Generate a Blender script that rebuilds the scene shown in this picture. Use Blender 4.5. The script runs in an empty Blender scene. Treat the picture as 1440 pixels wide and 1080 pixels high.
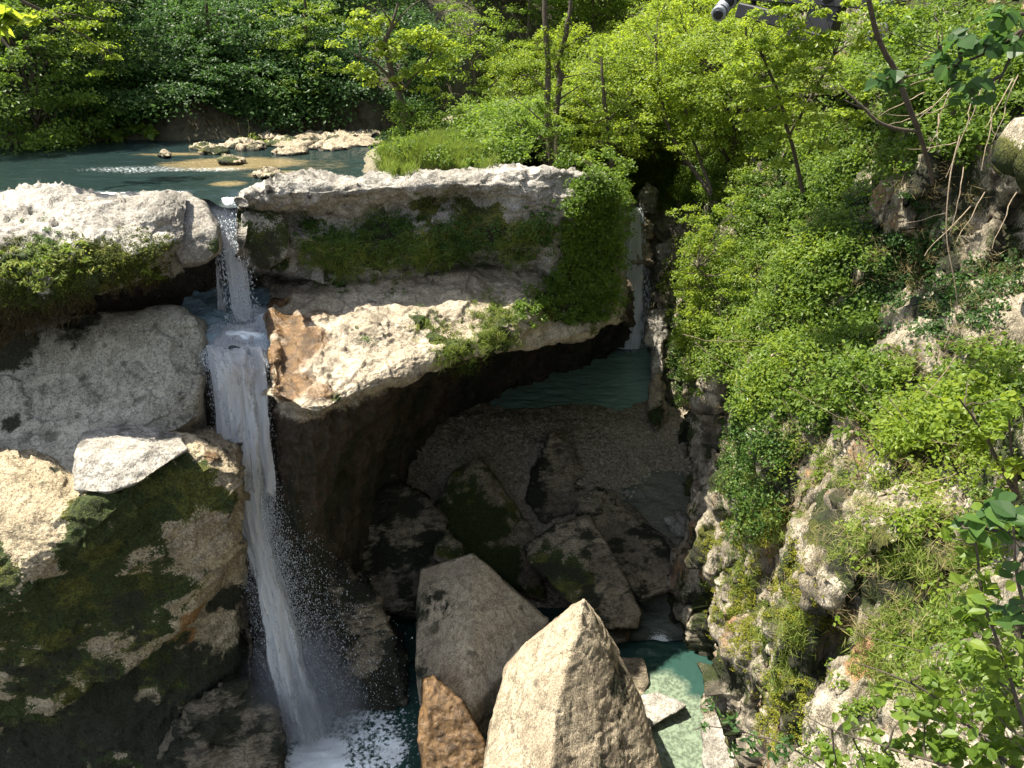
import bpy, bmesh, math, random
import numpy as np
from mathutils import Vector, Matrix
from mathutils.bvhtree import BVHTree
PI = math.pi
RS = np.random.RandomState
# ------------------------------------------------------------------ camera model
F = 1088.0; CP, SP = math.cos(math.radians(25)), math.sin(math.radians(25)); H = 4.0
SC = bpy.context.scene; COL = SC.collection
cd = bpy.data.cameras.new('camera'); cam = bpy.data.objects.new('camera', cd); COL.objects.link(cam)
cam.location = (0, 0, H); cam.rotation_euler = (math.radians(65), 0, 0)
cd.sensor_width = 36; cd.lens = 36*F/1440; cd.clip_end = 2000; cd.clip_start = .05
SC.camera = cam

def slope(py):
    v = (540-py)/F
    return (-SP+v*CP)/(CP+v*SP)
def W(px, Y, z):                       # world point seen in column px at distance Y, height z
    d = Y*CP+(H-z)*SP
    return ((px-720)/F*d, Y, z)
def P(px, py, v):                      # v > 2.2: distance Y, else height z
    s = slope(py)
    if v > 2.2: Y = v; z = H+s*Y
    else: z = v; Y = (z-H)/s
    return W(px, Y, z)
def proj(p):
    x, y, z = p[0], p[1], p[2]-H
    d = y*CP-z*SP
    return 720+F*x/d, 540-F*(y*SP+z*CP)/d, d

# ------------------------------------------------------------------ numpy noise
def _h(ix, iy, iz, s):
    n = (ix*374761393+iy*668265263+iz*2147483647+s*1274126177) & 0xffffffff
    n = ((n ^ (n >> 13))*1274126177) & 0xffffffff
    n = ((n ^ (n >> 16))*2246822519) & 0xffffffff
    return ((n ^ (n >> 15)) & 0xffffff)/float(0xffffff)
def vnoise(p, s=0):
    i = np.floor(p).astype(np.int64); f = p-i; f = f*f*f*(f*(f*6-15)+10)
    r = 0
    for a in (0, 1):
        for b in (0, 1):
            for c in (0, 1):
                w = (f[:, 0] if a else 1-f[:, 0])*(f[:, 1] if b else 1-f[:, 1])*(f[:, 2] if c else 1-f[:, 2])
                r = r+w*_h(i[:, 0]+a, i[:, 1]+b, i[:, 2]+c, s)
    return r*2-1
def fbm(p, sc, o=5, s=0, g=.5):
    p = np.asarray(p)/np.asarray(sc, float); a = 1; t = 0; r = 0
    for k in range(o):
        r = r+a*vnoise(p*(2.03**k)+17.3*k, s+k); t += a; a *= g
    return r/t
def ridged(p, sc, o=4, s=0):
    p = np.asarray(p)/np.asarray(sc, float); a = 1; t = 0; r = 0
    for k in range(o):
        r = r+a*(1-np.abs(vnoise(p*(2.1**k)+9.1*k, s+k))*2); t += a; a *= .5
    return r/t
def worley(p, sc, s=0, full=False):
    p = np.asarray(p)/np.asarray(sc, float)
    i = np.floor(p).astype(np.int64); d1 = np.full(len(p), 9.); d2 = d1.copy(); cid = np.zeros(len(p)); cen = np.zeros_like(p)
    for a in (-1, 0, 1):
        for b in (-1, 0, 1):
            for c in (-1, 0, 1):
                j = i+np.array([a, b, c])
                q = np.stack([_h(j[:, 0], j[:, 1], j[:, 2], s+m) for m in (0, 7, 13)], 1)+j
                d = np.linalg.norm(q-p, axis=1)
                n = d < d1
                d2 = np.where(n, d1, np.minimum(d2, d)); cid = np.where(n, _h(j[:, 0], j[:, 1], j[:, 2], s+29), cid); cen = np.where(n[:, None], q, cen); d1 = np.where(n, d, d1)
    return (d1, d2, cid) if not full else (d1, d2, cid, p-cen)

# ------------------------------------------------------------------ object helpers
def mesh_obj(name, V, Fc, mat, parent=None, smooth=True, attrs=None):
    me = bpy.data.meshes.new(name)
    V = np.asarray(V, np.float32)
    if isinstance(Fc, np.ndarray):
        n, k = Fc.shape
        me.vertices.add(len(V)); me.vertices.foreach_set('co', V.ravel())
        me.loops.add(n*k); me.loops.foreach_set('vertex_index', Fc.astype(np.int32).ravel())
        me.polygons.add(n); me.polygons.foreach_set('loop_start', np.arange(0, n*k, k, dtype=np.int32))
        me.update(calc_edges=True)
    else:
        me.from_pydata(V.tolist(), [], Fc)
    for k, a in (attrs or {}).items():
        at = me.attributes.new(k, 'FLOAT', 'POINT'); at.data.foreach_set('value', np.asarray(a, np.float32))
    me.polygons.foreach_set('use_smooth', [smooth]*len(me.polygons))
    me.materials.append(mat)
    o = bpy.data.objects.new(name, me); COL.objects.link(o)
    if parent: o.parent = parent
    return o
def tag(o, label=None, cat=None, group=None, kind=None):
    if label: o['label'] = label
    if cat: o['category'] = cat
    if group: o['group'] = group
    if kind: o['kind'] = kind
    return o
def empty(name, loc=(0, 0, 0), rz=0):
    o = bpy.data.objects.new(name, None); COL.objects.link(o); o.location = loc; o.rotation_euler = (0, 0, rz); o.empty_display_size = .1
    return o
def dup(o, loc, rz=0, s=1, label=None):
    c = o.copy(); COL.objects.link(c); c.location = loc; c.rotation_euler = (0, 0, rz)
    c.scale = (s, s, s) if not hasattr(s, '__len__') else s
    if label: c['label'] = label
    for ch in list(o.children):
        d = ch.copy(); COL.objects.link(d); d.parent = c
    return c

# ------------------------------------------------------------------ materials
class NT:
    def __init__(s, name):
        s.m = bpy.data.materials.new(name); s.m.use_nodes = True; s.t = s.m.node_tree; s.t.nodes.clear()
        s.out = s.n('ShaderNodeOutputMaterial')
    def n(s, typ, ins=None, **kw):
        nd = s.t.nodes.new(typ)
        for k, v in kw.items(): setattr(nd, k, v)
        for k, v in (ins or {}).items():
            sk = nd.inputs[k]
            if hasattr(v, 'outputs'): s.t.links.new(v.outputs[0], sk)
            elif hasattr(v, 'is_linked') or v.__class__.__name__.startswith('NodeSocket'): s.t.links.new(v, sk)
            else: sk.default_value = v
        return nd
    def noise(s, sc, det=6, rough=.6, vec=None, dist=0):
        i = {'Scale': sc, 'Detail': det, 'Roughness': rough, 'Distortion': dist}
        if vec is not None: i['Vector'] = vec
        return s.n('ShaderNodeTexNoise', i)
    def pos(s, scale=(1, 1, 1)):
        g = s.n('ShaderNodeNewGeometry')
        return s.n('ShaderNodeMapping', {'Vector': g.outputs['Position'], 'Scale': scale})
    def math(s, op, a, b=0, c=None, clamp=False):
        i = {0: a, 1: b}
        if c is not None: i[2] = c
        nd = s.n('ShaderNodeMath', i, operation=op); nd.use_clamp = clamp; return nd
    def mr(s, v, a, b, c=0, d=1):
        return s.n('ShaderNodeMapRange', {'Value': v, 'From Min': a, 'From Max': b, 'To Min': c, 'To Max': d})
    def mix(s, f, a, b):
        nd = s.n('ShaderNodeMix', data_type='RGBA')
        for sk, v in ((nd.inputs[0], f), (nd.inputs[6], a), (nd.inputs[7], b)):
            if hasattr(v, 'outputs'): s.t.links.new(v.outputs[2] if v.bl_idname == 'ShaderNodeMix' else v.outputs[0], sk)
            elif v.__class__.__name__.startswith('NodeSocket'): s.t.links.new(v, sk)
            else: sk.default_value = v if not isinstance(v, tuple) or len(v) == 4 else (*v, 1)
        return nd
    def attr(s, nm): return s.n('ShaderNodeAttribute', attribute_name=nm).outputs['Fac']
    def surf(s, nd): s.t.links.new(nd.outputs[0], s.out.inputs[0]); return s.m

def rock_mat(name, light, dark, ochre_or_shade=(.30, .16, .06), streak=.55, speck=.5, bump=.5, scale=1.0, strata=None, grime=.5):
    t = NT(name); p = t.pos(); ps = t.pos((1, 1, 1) if not strata else strata)
    med = t.noise(3.0*scale, 5, .7, ps, .3); fine = t.noise(19*scale, 3, .75, ps); big = t.attr('big'); mfc = t.math('MULTIPLY', med, 1)
    wv = t.n('ShaderNodeVectorMath', {0: ps, 1: t.n('ShaderNodeVectorMath', {0: t.noise(1.7*scale, 4, .65, ps).outputs['Color'], 1: (.9, .9, .9)}, operation='MULTIPLY')}, operation='ADD')
    vo = t.n('ShaderNodeTexVoronoi', {'Vector': wv, 'Scale': 1.3*scale}, feature='DISTANCE_TO_EDGE'); crk = t.math('MULTIPLY', t.mr(vo, .03, .006), t.mr(big, .75, .25))
    stk = t.noise(2.4, 4, .65, t.pos((1.6, 1.6, .22)), .4)
    c = t.mix(big, light, tuple(.38*a+.62*b for a, b in zip(light, dark)))
    c = t.mix(t.math('MULTIPLY', t.mr(stk, .50, .62), streak), c, tuple(.8*a for a in dark))
    c = t.mix(t.math('MULTIPLY', t.mr(med, .49, .57), grime), c, dark)
    c = t.mix(t.math('MULTIPLY', t.mr(fine, .53, .60), speck), c, tuple(a*.35 for a in dark))
    c = t.mix(t.math('MULTIPLY', t.mr(fine, .47, .36), .5), c, tuple(min(.8, a*1.25) for a in light))
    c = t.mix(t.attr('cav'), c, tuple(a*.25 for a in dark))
    c = t.mix(t.math('MULTIPLY', crk, .4), c, tuple(a*.2 for a in dark))
    oc = t.mr(t.math('ADD', t.attr('ochre_or_shade'), t.math('MULTIPLY', t.math('SUBTRACT', med, .5), 1.0)), .4, .62)
    c = t.mix(oc, c, t.mix(t.mr(fine, .4, .6), ochre_or_shade, tuple(a*.5 for a in ochre_or_shade)))
    mf = t.mr(t.math('ADD', t.attr('moss'), t.math('MULTIPLY', t.math('SUBTRACT', fine, .5), 1.3)), .46, .60)
    mn = t.mr(fine, .38, .64)
    mcol = t.mix(mn, (.010, .017, .004), (.050, .068, .012))
    mcol = t.mix(t.math('MULTIPLY', t.attr('mossy'), .7), mcol, t.mix(mn, (.035, .036, .010), (.15, .15, .02)))
    c = t.mix(mf, c, mcol)
    wf = t.mr(t.math('ADD', t.attr('wet'), t.math('MULTIPLY', t.math('SUBTRACT', med, .5), .8)), .4, .7)
    c = t.mix(wf, c, t.mix(t.mr(med, .4, .6), (.19, .115, .055), (.07, .045, .025)))
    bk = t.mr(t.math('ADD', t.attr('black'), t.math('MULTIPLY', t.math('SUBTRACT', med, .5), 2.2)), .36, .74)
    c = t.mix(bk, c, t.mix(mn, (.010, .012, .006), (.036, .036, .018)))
    hgt = t.math('SUBTRACT', t.math('ADD', med, t.math('MULTIPLY', fine, .34)), t.math('MULTIPLY', crk, .12))
    b = t.n('ShaderNodeBump', {'Height': hgt, 'Strength': bump, 'Distance': .24})
    ro = t.mr(wf, 0, 1, .88, .2)
    bs = t.n('ShaderNodeBsdfPrincipled', {'Base Color': c.outputs[2], 'Roughness': ro, 'Normal': b, 'Specular IOR Level': .35})
    return t.surf(bs)
def rock_attrs(V, A, d, seed=0, mossk=.9):
    """ragged moss edges, large colour patches and darker hollows"""
    n1 = fbm(V, .9, 5, 300+seed); n2 = fbm(V, .22, 3, 310+seed)
    A['black'] = np.clip(A['black']+(A['black'] > .02)*n1*1.3-.02, 0, 1)
    A['moss'] = np.clip(A['moss']+np.where(A['moss'] > .02, 1, .5)*(n1*1.5+n2*.5)*mossk-.04, 0, 1)
    A['big'] = ss(-.18, .3, fbm(V, 1.3, 4, 320+seed)); A['mossy'] = ss(.05, .3, fbm(V, .8, 3, 330+seed))
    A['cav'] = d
def ss(a, b, x): t = np.clip((x-a)/(b-a), 0, 1); return t*t*(3-2*t)

def leaf_mat(name, c0, c1, c2, trans=.45, rough=.45):
    t = NT(name); a = t.attr('tint')
    r = t.n('ShaderNodeValToRGB', {0: a}); e = r.color_ramp.elements
    e[0].color = (*c0, 1); e[1].color = (*c2, 1); m = r.color_ramp.elements.new(.5); m.color = (*c1, 1)
    bs = t.n('ShaderNodeBsdfPrincipled', {'Base Color': r, 'Roughness': rough, 'Specular IOR Level': .3})
    hs = t.n('ShaderNodeHueSaturation', {'Hue': .49, 'Saturation': 1.05, 'Value': 2.1, 'Color': r})
    tr = t.n('ShaderNodeBsdfTranslucent', {'Color': hs})
    mx = t.n('ShaderNodeMixShader', {0: trans, 1: bs, 2: tr})
    return t.surf(mx)
def plain(name, col, rough=.8, bump=.3, sc=20, metal=0):
    t = NT(name); n = t.noise(sc, 6, .65, t.pos())
    c = t.mix(t.mr(n, .35, .65), tuple(a*.6 for a in col), tuple(min(1, a*1.3) for a in col))
    b = t.n('ShaderNodeBump', {'Height': n, 'Strength': bump, 'Distance': .03})
    return t.surf(t.n('ShaderNodeBsdfPrincipled', {'Base Color': c.outputs[2], 'Roughness': rough, 'Normal': b, 'Metallic': metal}))

M = {}
M['pale'] = rock_mat('pale_limestone', (.37, .345, .30), (.155, .14, .115), bump=.5, speck=.5, grime=.6)
M['grey'] = rock_mat('grey_limestone', (.40, .38, .31), (.19, .175, .135), bump=.5, speck=.55, grime=.5)
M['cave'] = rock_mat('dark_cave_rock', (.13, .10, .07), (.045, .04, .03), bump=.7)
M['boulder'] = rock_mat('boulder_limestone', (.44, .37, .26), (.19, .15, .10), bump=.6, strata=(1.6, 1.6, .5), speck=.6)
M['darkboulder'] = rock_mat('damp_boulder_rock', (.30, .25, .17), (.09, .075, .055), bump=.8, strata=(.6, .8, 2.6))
M['wall'] = rock_mat('cliff_wall_limestone', (.54, .47, .36), (.21, .18, .12), bump=.8, scale=1.4, strata=(1.4, 1.2, .35), streak=.85, ochre_or_shade=(.40, .24, .12))
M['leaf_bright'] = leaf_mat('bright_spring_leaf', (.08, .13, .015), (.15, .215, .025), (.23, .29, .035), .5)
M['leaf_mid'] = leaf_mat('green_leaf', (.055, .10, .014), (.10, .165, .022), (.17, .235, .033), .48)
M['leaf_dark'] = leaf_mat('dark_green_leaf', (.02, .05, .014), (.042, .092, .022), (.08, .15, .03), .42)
M['leaf_ivy'] = leaf_mat('ivy_leaf', (.025, .06, .014), (.06, .12, .022), (.15, .20, .045), .35, .35)
M['leaf_moss'] = leaf_mat('moss_tuft', (.03, .045, .008), (.08, .10, .014), (.24, .24, .02), .3, .8)
M['grass'] = leaf_mat('grass_blade', (.08, .12, .02), (.14, .20, .03), (.28, .28, .09), .45, .6)
M['straw'] = leaf_mat('dry_straw', (.14, .11, .05), (.26, .21, .10), (.40, .33, .18), .3, .8)
M['roots'] = leaf_mat('brown_roots', (.035, .026, .010), (.075, .055, .022), (.14, .10, .045), .2, .9)
M['bark'] = plain('mossy_bark', (.07, .055, .035), .9, .8, 14)
M['twig'] = plain('dry_twig', (.27, .21, .14), .85, .4, 30)

# ------------------------------------------------------------------ grids and rock surfaces
SURF = {}
def catmull(A, n):                     # A: (k, ..., 3) -> resampled along axis 0
    A = np.asarray(A, float); k = len(A)
    Q = np.concatenate([2*A[:1]-A[1:2], A, 2*A[-1:]-A[-2:-1]])
    t = np.linspace(0, k-1-1e-9, n); i = t.astype(int); f = (t-i).reshape(-1, *([1]*(A.ndim-1)))
    p0, p1, p2, p3 = Q[i], Q[i+1], Q[i+2], Q[i+3]
    return .5*(2*p1+(p2-p0)*f+(2*p0-5*p1+4*p2-p3)*f*f+(3*p1-p0-3*p2+p3)*f**3)
def grid_normals(G):
    du = np.gradient(G, axis=0); dv = np.gradient(G, axis=1)
    n = np.cross(dv, du); l = np.linalg.norm(n, axis=2, keepdims=True); return n/np.maximum(l, 1e-9)
def grid_faces(nu, nv):
    i = np.arange(nu*nv).reshape(nu, nv)
    return np.stack([i[:-1, :-1].ravel(), i[:-1, 1:].ravel(), i[1:, 1:].ravel(), i[1:, :-1].ravel()], 1)
def facets(p, sc, seed, k):
    d1, d2, c, q = worley(p, sc, seed, True)
    a, b = c*6.283*7, c*6.283*13
    t = q[:, 0]*np.cos(a)+q[:, 1]*np.sin(a)+q[:, 2]*np.sin(b)
    return (c-.5)*.8*k+t*k, np.exp(-((d2-d1)/.06)**2)
def rock_disp(G, N, amp, sc, seed, style='round'):
    S = G.shape; p = G.reshape(-1, 3); n = N.reshape(-1, 3); cv = np.zeros(len(p))
    d = fbm(p, sc, 6, seed, .52)*amp
    if style == 'round':
        d1, d2, c = worley(p+fbm(p, .8, 3, seed+3)[:, None]*.35, sc*.55, seed+5)
        d += (.55-d1)*amp*.35
        e = np.exp(-((d2-d1)/.05)**2)*ss(-.05, .2, fbm(p, 1.4, 3, seed+21)); d -= e*amp*.16; cv = e*.55
        f2, e2 = facets(p+fbm(p, .5, 3, seed+8)[:, None]*.2, (sc*.22, sc*.22, sc*.14), seed+9, .13*amp); d += f2
        pit = fbm(p, .3, 4, seed+11, .6)-.42*ss(.3, -.2, fbm(p, 1.7, 3, seed+12)); d -= np.clip(pit-.16, 0, 1)*.25; cv = np.maximum(cv, ss(.16, .5, pit))
        r = ridged(p, (.9, .9, .5), 4, seed+31); d += r*amp*.22; cv = np.maximum(cv, ss(.0, -.45, r)*.5)
    elif style == 'smooth':
        d = fbm(p, sc, 4, seed, .4)*amp; f2, e2 = facets(p+fbm(p, .6, 4, seed+8)[:, None]*.3, (sc*.5, sc*.5, sc*.3), seed+9, .25*amp); d += f2
        pit = fbm(p, .35, 4, seed+11, .6); r = ridged(p, (1.2, 1.2, .5), 4, seed+31); d += r*amp*.1; cv = np.maximum(ss(.22, .5, pit)*.7, ss(-.1, -.5, r)*.5)
    elif style == 'blocky':
        w_ = p+fbm(p, 1.2, 4, seed+3)[:, None]*.45
        f1, e1 = facets(w_, (sc*.8, sc*.6, sc*1.9), seed+5, .6*amp); f2, e2 = facets(w_, (sc*.28, sc*.2, sc*.6), seed+6, .30*amp); f3, e3 = facets(p+fbm(p, .4, 3, seed+4)[:, None]*.12, (sc*.07, sc*.055, sc*.13), seed+7, .10*amp)
        rg_ = ridged(p, (.45, .45, 2.2), 5, seed+9)
        d += f1+f2+f3-e1*amp*.16-e2*amp*.06+rg_*amp*.26; cv = np.clip(e1*.7+e2*.45+e3*.25+ss(.05, -.4, rg_)*.5, 0, 1)
    elif style == 'strata':
        w = p[:, 2]+fbm(p, 3, 3, seed+2)*.8
        d += (np.abs(((w/.55) % 1)-.5)*2)**.5*amp*.5
        d1, d2, c = worley(p, (sc*.35, sc*.35, sc*.25), seed+6); d += (c-.5)*amp*.5
    return (p+n*d[:, None]).reshape(S), cv
def rock_sheet(name, rows, nu, nv, mat, amp=.35, sc=1.6, seed=1, style='round', flip=False, zmax=None, **tg):
    R = np.array(rows, float)
    G = catmull(R, nu); G = catmull(G.transpose(1, 0, 2), nv).transpose(1, 0, 2)
    N = grid_normals(G)
    if flip: N = -N
    G, D = rock_disp(G, N, amp, sc, seed, style)
    if name == 'outcrop_ledge':          # layered, dripping rock in the undercut
        q = G.reshape(-1, 3); m = ss(-4.7, -5.6, q[:, 2]); r1 = ridged(q, (2.2, 2.2, .5), 4, 606)*.35+ridged(q, (.7, .7, 2.5), 4, 607)*.3+fbm(q, 1.6, 4, 608)*.5
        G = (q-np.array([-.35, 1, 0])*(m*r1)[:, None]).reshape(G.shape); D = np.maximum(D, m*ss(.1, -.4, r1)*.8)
    SURF[name] = dict(G=G, D=D, mat=mat, flip=flip, tg=tg, kind='structure')
def finish_rocks(blobs):
    for name, s in SURF.items():
        G = s['G']; V = G.reshape(-1, 3)
        A = {k: np.zeros(len(V)) for k in ('moss', 'wet', 'ochre_or_shade', 'black')}
        for (kind, c, r, amt, *rz) in blobs:
            rr = np.array([r, r, rz[0] if rz else r])
            d = np.linalg.norm((V-np.array(c))/rr, axis=1)
            A[kind] = np.maximum(A[kind], amt*np.clip(1.6-1.3*d, 0, 1))
        if name == 'canyon_wall': A['moss'] = np.maximum(A['moss'], .34+.7*fbm(V, (1.0, .8, 2.6), 3, 555)); A['black'] = np.maximum(A['black'], .16+.7*fbm(V, (.9, .6, 3.2), 4, 557)); A['ochre_or_shade'] = np.maximum(A['ochre_or_shade'], .25+.6*fbm(V, (1.5, 1.5, 3), 3, 556))
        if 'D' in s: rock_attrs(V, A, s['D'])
        o = mesh_obj(name, V, grid_faces(*G.shape[:2]), s['mat'], attrs=A)
        o['kind'] = 'structure'; s['obj'] = o

def C(pxs, *rows):
    """rows: lists of P() args given as (pylist, vlist) or ('w', Ylist, zlist)"""
    out = []
    for r in rows:
        if r[0] == 'w': out.append([W(px, a, b) for px, a, b in zip(pxs, r[1], r[2])])
        else: out.append([P(px, a, b) for px, a, b in zip(pxs, r[0], r[1])])
    return out
def rep(v, n): return [v]*n

# left cliff : upper lip
px = [-420, -250, -100, 0, 100, 180, 232, 258]; n = 8
rock_sheet('cliff_lip_left', C(px,
    ('w', rep(24, n), rep(-1.2, n)), ([274, 272, 270, 269, 268, 268, 272, 284], [.3]*6+[.2, .0]),
    ([305, 303, 302, 300, 298, 297, 300, 305], [.25, .25, .25, .2, .15, .15, .05, -.1]),
    ([345, 345, 342, 340, 336, 328, 326, 330], [-.15, -.15, -.2, -.2, -.2, -.2, -.3, -.4]),
    ([410, 405, 398, 392, 382, 364, 352, 350], [15.6, 15.6, 15.6, 15.6, 15.8, 16.3, 16.9, 17.6]),
    ([480, 475, 465, 455, 435, 408, 384, 372], [16.0, 16.0, 15.9, 15.9, 16.2, 16.8, 17.4, 18.4]),
    ('w', rep(18.3, 6)+[18.8, 19.5], rep(-1.9, n)), ('w', rep(21.5, n), rep(-2.0, n)), ('w', rep(24, n), rep(-2.6, n))),
    280, 440, M['pale'], .42, 1.9, 11)
# left slab
px = [-420, -250, -100, 0, 100, 200, 256, 284, 292, 292]; n = 10
rock_sheet('cliff_slab_left', C(px,
    ('w', rep(22, n), rep(-4.2, n)), ('w', rep(20, n), rep(-3.3, n)),
    ([505, 495, 480, 472, 456, 438, 434, 462, 490, 490], [18.3]*7+[18.1, 18.6, 20.5]),
    ([545, 540, 530, 525, 510, 495, 488, 500, 515, 515], [17.5]*6+[17.6, 17.7, 18.4, 20.5]),
    ([595, 590, 585, 580, 572, 560, 550, 540, 545, 545], [16.7]*6+[16.9, 17.2, 18.1, 20.5]),
    ([650, 645, 640, 638, 628, 604, 592, 572, 565, 565], [15.7, 15.7, 15.7, 15.7, 15.8, 16.2, 16.6, 17.1, 18, 20.5]),
    ([705, 700, 695, 690, 680, 630, 604, 582, 575, 575], [14.8, 14.8, 14.8, 14.8, 15.0, 15.9, 16.6, 17.2, 18.1, 20.5]),
    ('w', [14.8, 14.8, 14.8, 14.9, 15.6, 17, 17.6, 18, 18.6, 20.5], rep(-6.4, n))),
    260, 360, M['grey'], .22, 2.2, 21, 'smooth')
# left mossy wall
px = [-420, -250, -100, 0, 60, 110, 170, 250, 305, 336, 345, 345]; n = 12
rock_sheet('cliff_wall_left', C(px,
    ('w', rep(18, n-2)+[18.6, 20], rep(-5.6, n)),
    ([660, 658, 655, 652, 664, 690, 655, 614, 632, 668, 690, 690], [15.2, 15.2, 15.2, 15, 14.8, 14.6, 15, 15.8, 15.8, 15.7, 16.8, 20]),
    ([835, 825, 815, 795, 768, 738, 700, 652, 652, 684, 705, 705], [12.7, 12.8, 12.8, 12.9, 13.1, 13.5, 14.1, 15, 15.2, 15.3, 16.6, 20]),
    ([890, 885, 880, 868, 850, 825, 790, 735, 712, 712, 730, 730], [12.9, 12.9, 12.9, 13., 13.2, 13.5, 13.9, 14.6, 15, 15.2, 16.6, 20]),
    ([970, 965, 960, 950, 935, 915, 890, 825, 775, 748, 752, 752], [13.7, 13.7, 13.7, 13.7, 13.8, 14., 14.2, 14.6, 14.9, 15.3, 16.6, 20]),
    ([1060, 1050, 1040, 1022, 1005, 978, 945, 880, 815, 772, 775, 775], [14.3, 14.3, 14.3, 14.3, 14.3, 14.4, 14.5, 14.8, 15.2, 15.6, 16.8, 20]),
    ([1075, 1065, 1055, 1035, 1018, 992, 958, 895, 830, 790, 790, 790], [14.9]*6+[15.3, 15.8, 16.3, 16.7, 17.5, 20]),
    ('w', [14.8]*6+[14.9, 15.4, 15.9, 16.4, 17.4, 20], rep(-14.2, n)),
    ('w', [14.5]*6+[14.6, 15, 15.4, 15.9, 17, 20], rep(-15.4, n)),
    ('w', [14.]*6+[14., 14.4, 14.8, 15.2, 16.4, 20], rep(-16.8, n))),
    380, 360, rock_mat('mossy_cliff_limestone', (.48, .40, .27), (.22, .175, .11), bump=.75, speck=.65, grime=.7), .38, 1.9, 31)
# rock bed behind and under the waterfall
px = [-150, 180, 285, 310, 340, 380, 420, 430]; n = 8
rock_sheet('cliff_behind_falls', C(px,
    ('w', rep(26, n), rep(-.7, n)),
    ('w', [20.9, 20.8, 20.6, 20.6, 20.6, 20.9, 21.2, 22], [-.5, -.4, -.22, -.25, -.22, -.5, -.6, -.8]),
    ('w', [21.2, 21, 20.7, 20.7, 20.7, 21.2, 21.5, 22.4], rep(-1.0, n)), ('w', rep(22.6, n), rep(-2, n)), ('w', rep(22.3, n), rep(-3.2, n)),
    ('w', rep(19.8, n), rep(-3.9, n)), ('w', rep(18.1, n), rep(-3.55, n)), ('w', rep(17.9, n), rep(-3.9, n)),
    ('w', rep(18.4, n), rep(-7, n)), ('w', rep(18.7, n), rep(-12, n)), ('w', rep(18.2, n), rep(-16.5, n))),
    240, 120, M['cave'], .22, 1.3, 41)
# centre outcrop upper block
px = [330, 337, 350, 400, 470, 560, 650, 740, 800, 850, 872, 872]; n = 12
rock_sheet('outcrop_top', C(px,
    ('w', rep(27.5, n), rep(-1.2, n)),
    ([285, 284, 264, 248, 243, 240, 237, 240, 240, 245, 258, 258], [23, .02, .15, .35, .35, .35, .35, .35, .3, .1, -.4, 30]),
    ([292, 291, 282, 272, 268, 262, 257, 258, 256, 268, 285, 285], [23, -.1, .05, .2, .2, .2, .22, .2, .15, -.2, -.8, 30]),
    ([302, 300, 298, 303, 312, 296, 284, 286, 290, 300, 320, 320], [23, -.4, -.4, -.6, -.75, -.6, -.4, -.35, -.4, -.9, -1.6, 30]),
    ([340, 335, 332, 338, 350, 338, 326, 330, 350, 365, 372, 372], [23, 19.3, 19.4, 19.9, 20.1, 20.6, 20.8, 20.9, 21.5, 22.3, 24, 30]),
    ([375, 372, 372, 385, 402, 386, 364, 364, 408, 432, 425, 425], [23, 19.7, 20, 20.8, 20.9, 21.4, 21.6, 21.8, 22.2, 23.2, 25, 30]),
    ('w', [23, 21.5, 21.8, 22.6, 22.8, 23, 23.3, 23.6, 24, 25, 26.5, 30], [-2.9, -2.5, -2.5, -2.7, -2.9, -2.9, -2.8, -3, -4.6, -5, -4.9, -5]),
    ('w', rep(27.5, n), [-3]*8+[-4.5, -5, -5, -5])),
    300, 460, M['pale'], .46, 2.0, 51)
# ledge block and cave below
px = [376, 378, 402, 445, 500, 560, 620, 690, 760, 825, 872, 880]; n = 12
rock_sheet('outcrop_ledge', C(px,
    ('w', [22]+[24]*11, rep(-2.7, n)),
    ([440, 438, 405, 388, 393, 393, 381, 366, 370, 400, 412, 412], [22, -2.9, -2.7, -2.6, -2.6, -2.6, -2.6, -2.5, -2.6, -3.4, -4, 30]),
    ([480, 478, 452, 440, 440, 438, 425, 414, 412, 428, 430, 430], [22, -3.2, -2.9, -2.8, -2.8, -2.8, -2.8, -2.9, -3, -3.9, -4.3, 30]),
    ([520, 518, 512, 502, 490, 480, 465, 454, 446, 450, 442, 442], [22, -3.5, -3.4, -3.3, -3.3, -3.3, -3.3, -3.3, -3.5, -4.4, -4.6, 30]),
    ([545, 543, 556, 566, 546, 516, 490, 480, 468, 458, 447, 447], [22, 16.9, 16.0, 15.6, 16.3, 17.3, 18.2, 19.1, 20.4, 22., 24, 30]),
    ([560, 558, 573, 582, 566, 536, 512, 502, 490, 466, 451, 451], [22, 17.1, 16.1, 15.7, 16.5, 17.5, 18.4, 19.3, 20.7, 22.4, 24.4, 30]),
    ('w', [22, 18.2, 17.4, 17.3, 18.4, 19.6, 20.8, 22.5, 24.5, 26, 28, 32], [-5, -4.9, -4.9, -5, -5.1, -5, -5, -5.1, -5.2, -5.3, -5.4, -6]),
    ('w', [22, 18.3, 17.8, 18.2, 21, 24, 27, 29.5, 32, 34, 36, 38], rep(-8.3, n)),
    ('w', [22, 17.9, 17.7, 18.3, 21.5, 26, 30, 33, 35.2, 37.2, 39, 40], rep(-12, n)),
    ('w', [22, 17.6, 17.6, 18.3, 21.5, 26, 30, 33, 35.2, 37.2, 39, 40], rep(-16.5, n))),
    420, 420, rock_mat('outcrop_limestone', (.47, .40, .30), (.215, .175, .12), bump=.55, speck=.45, grime=.5, ochre_or_shade=(.07, .05, .032)), .34, 2.2, 61)  # this slot holds the dark brown painted as cave shade
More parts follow.
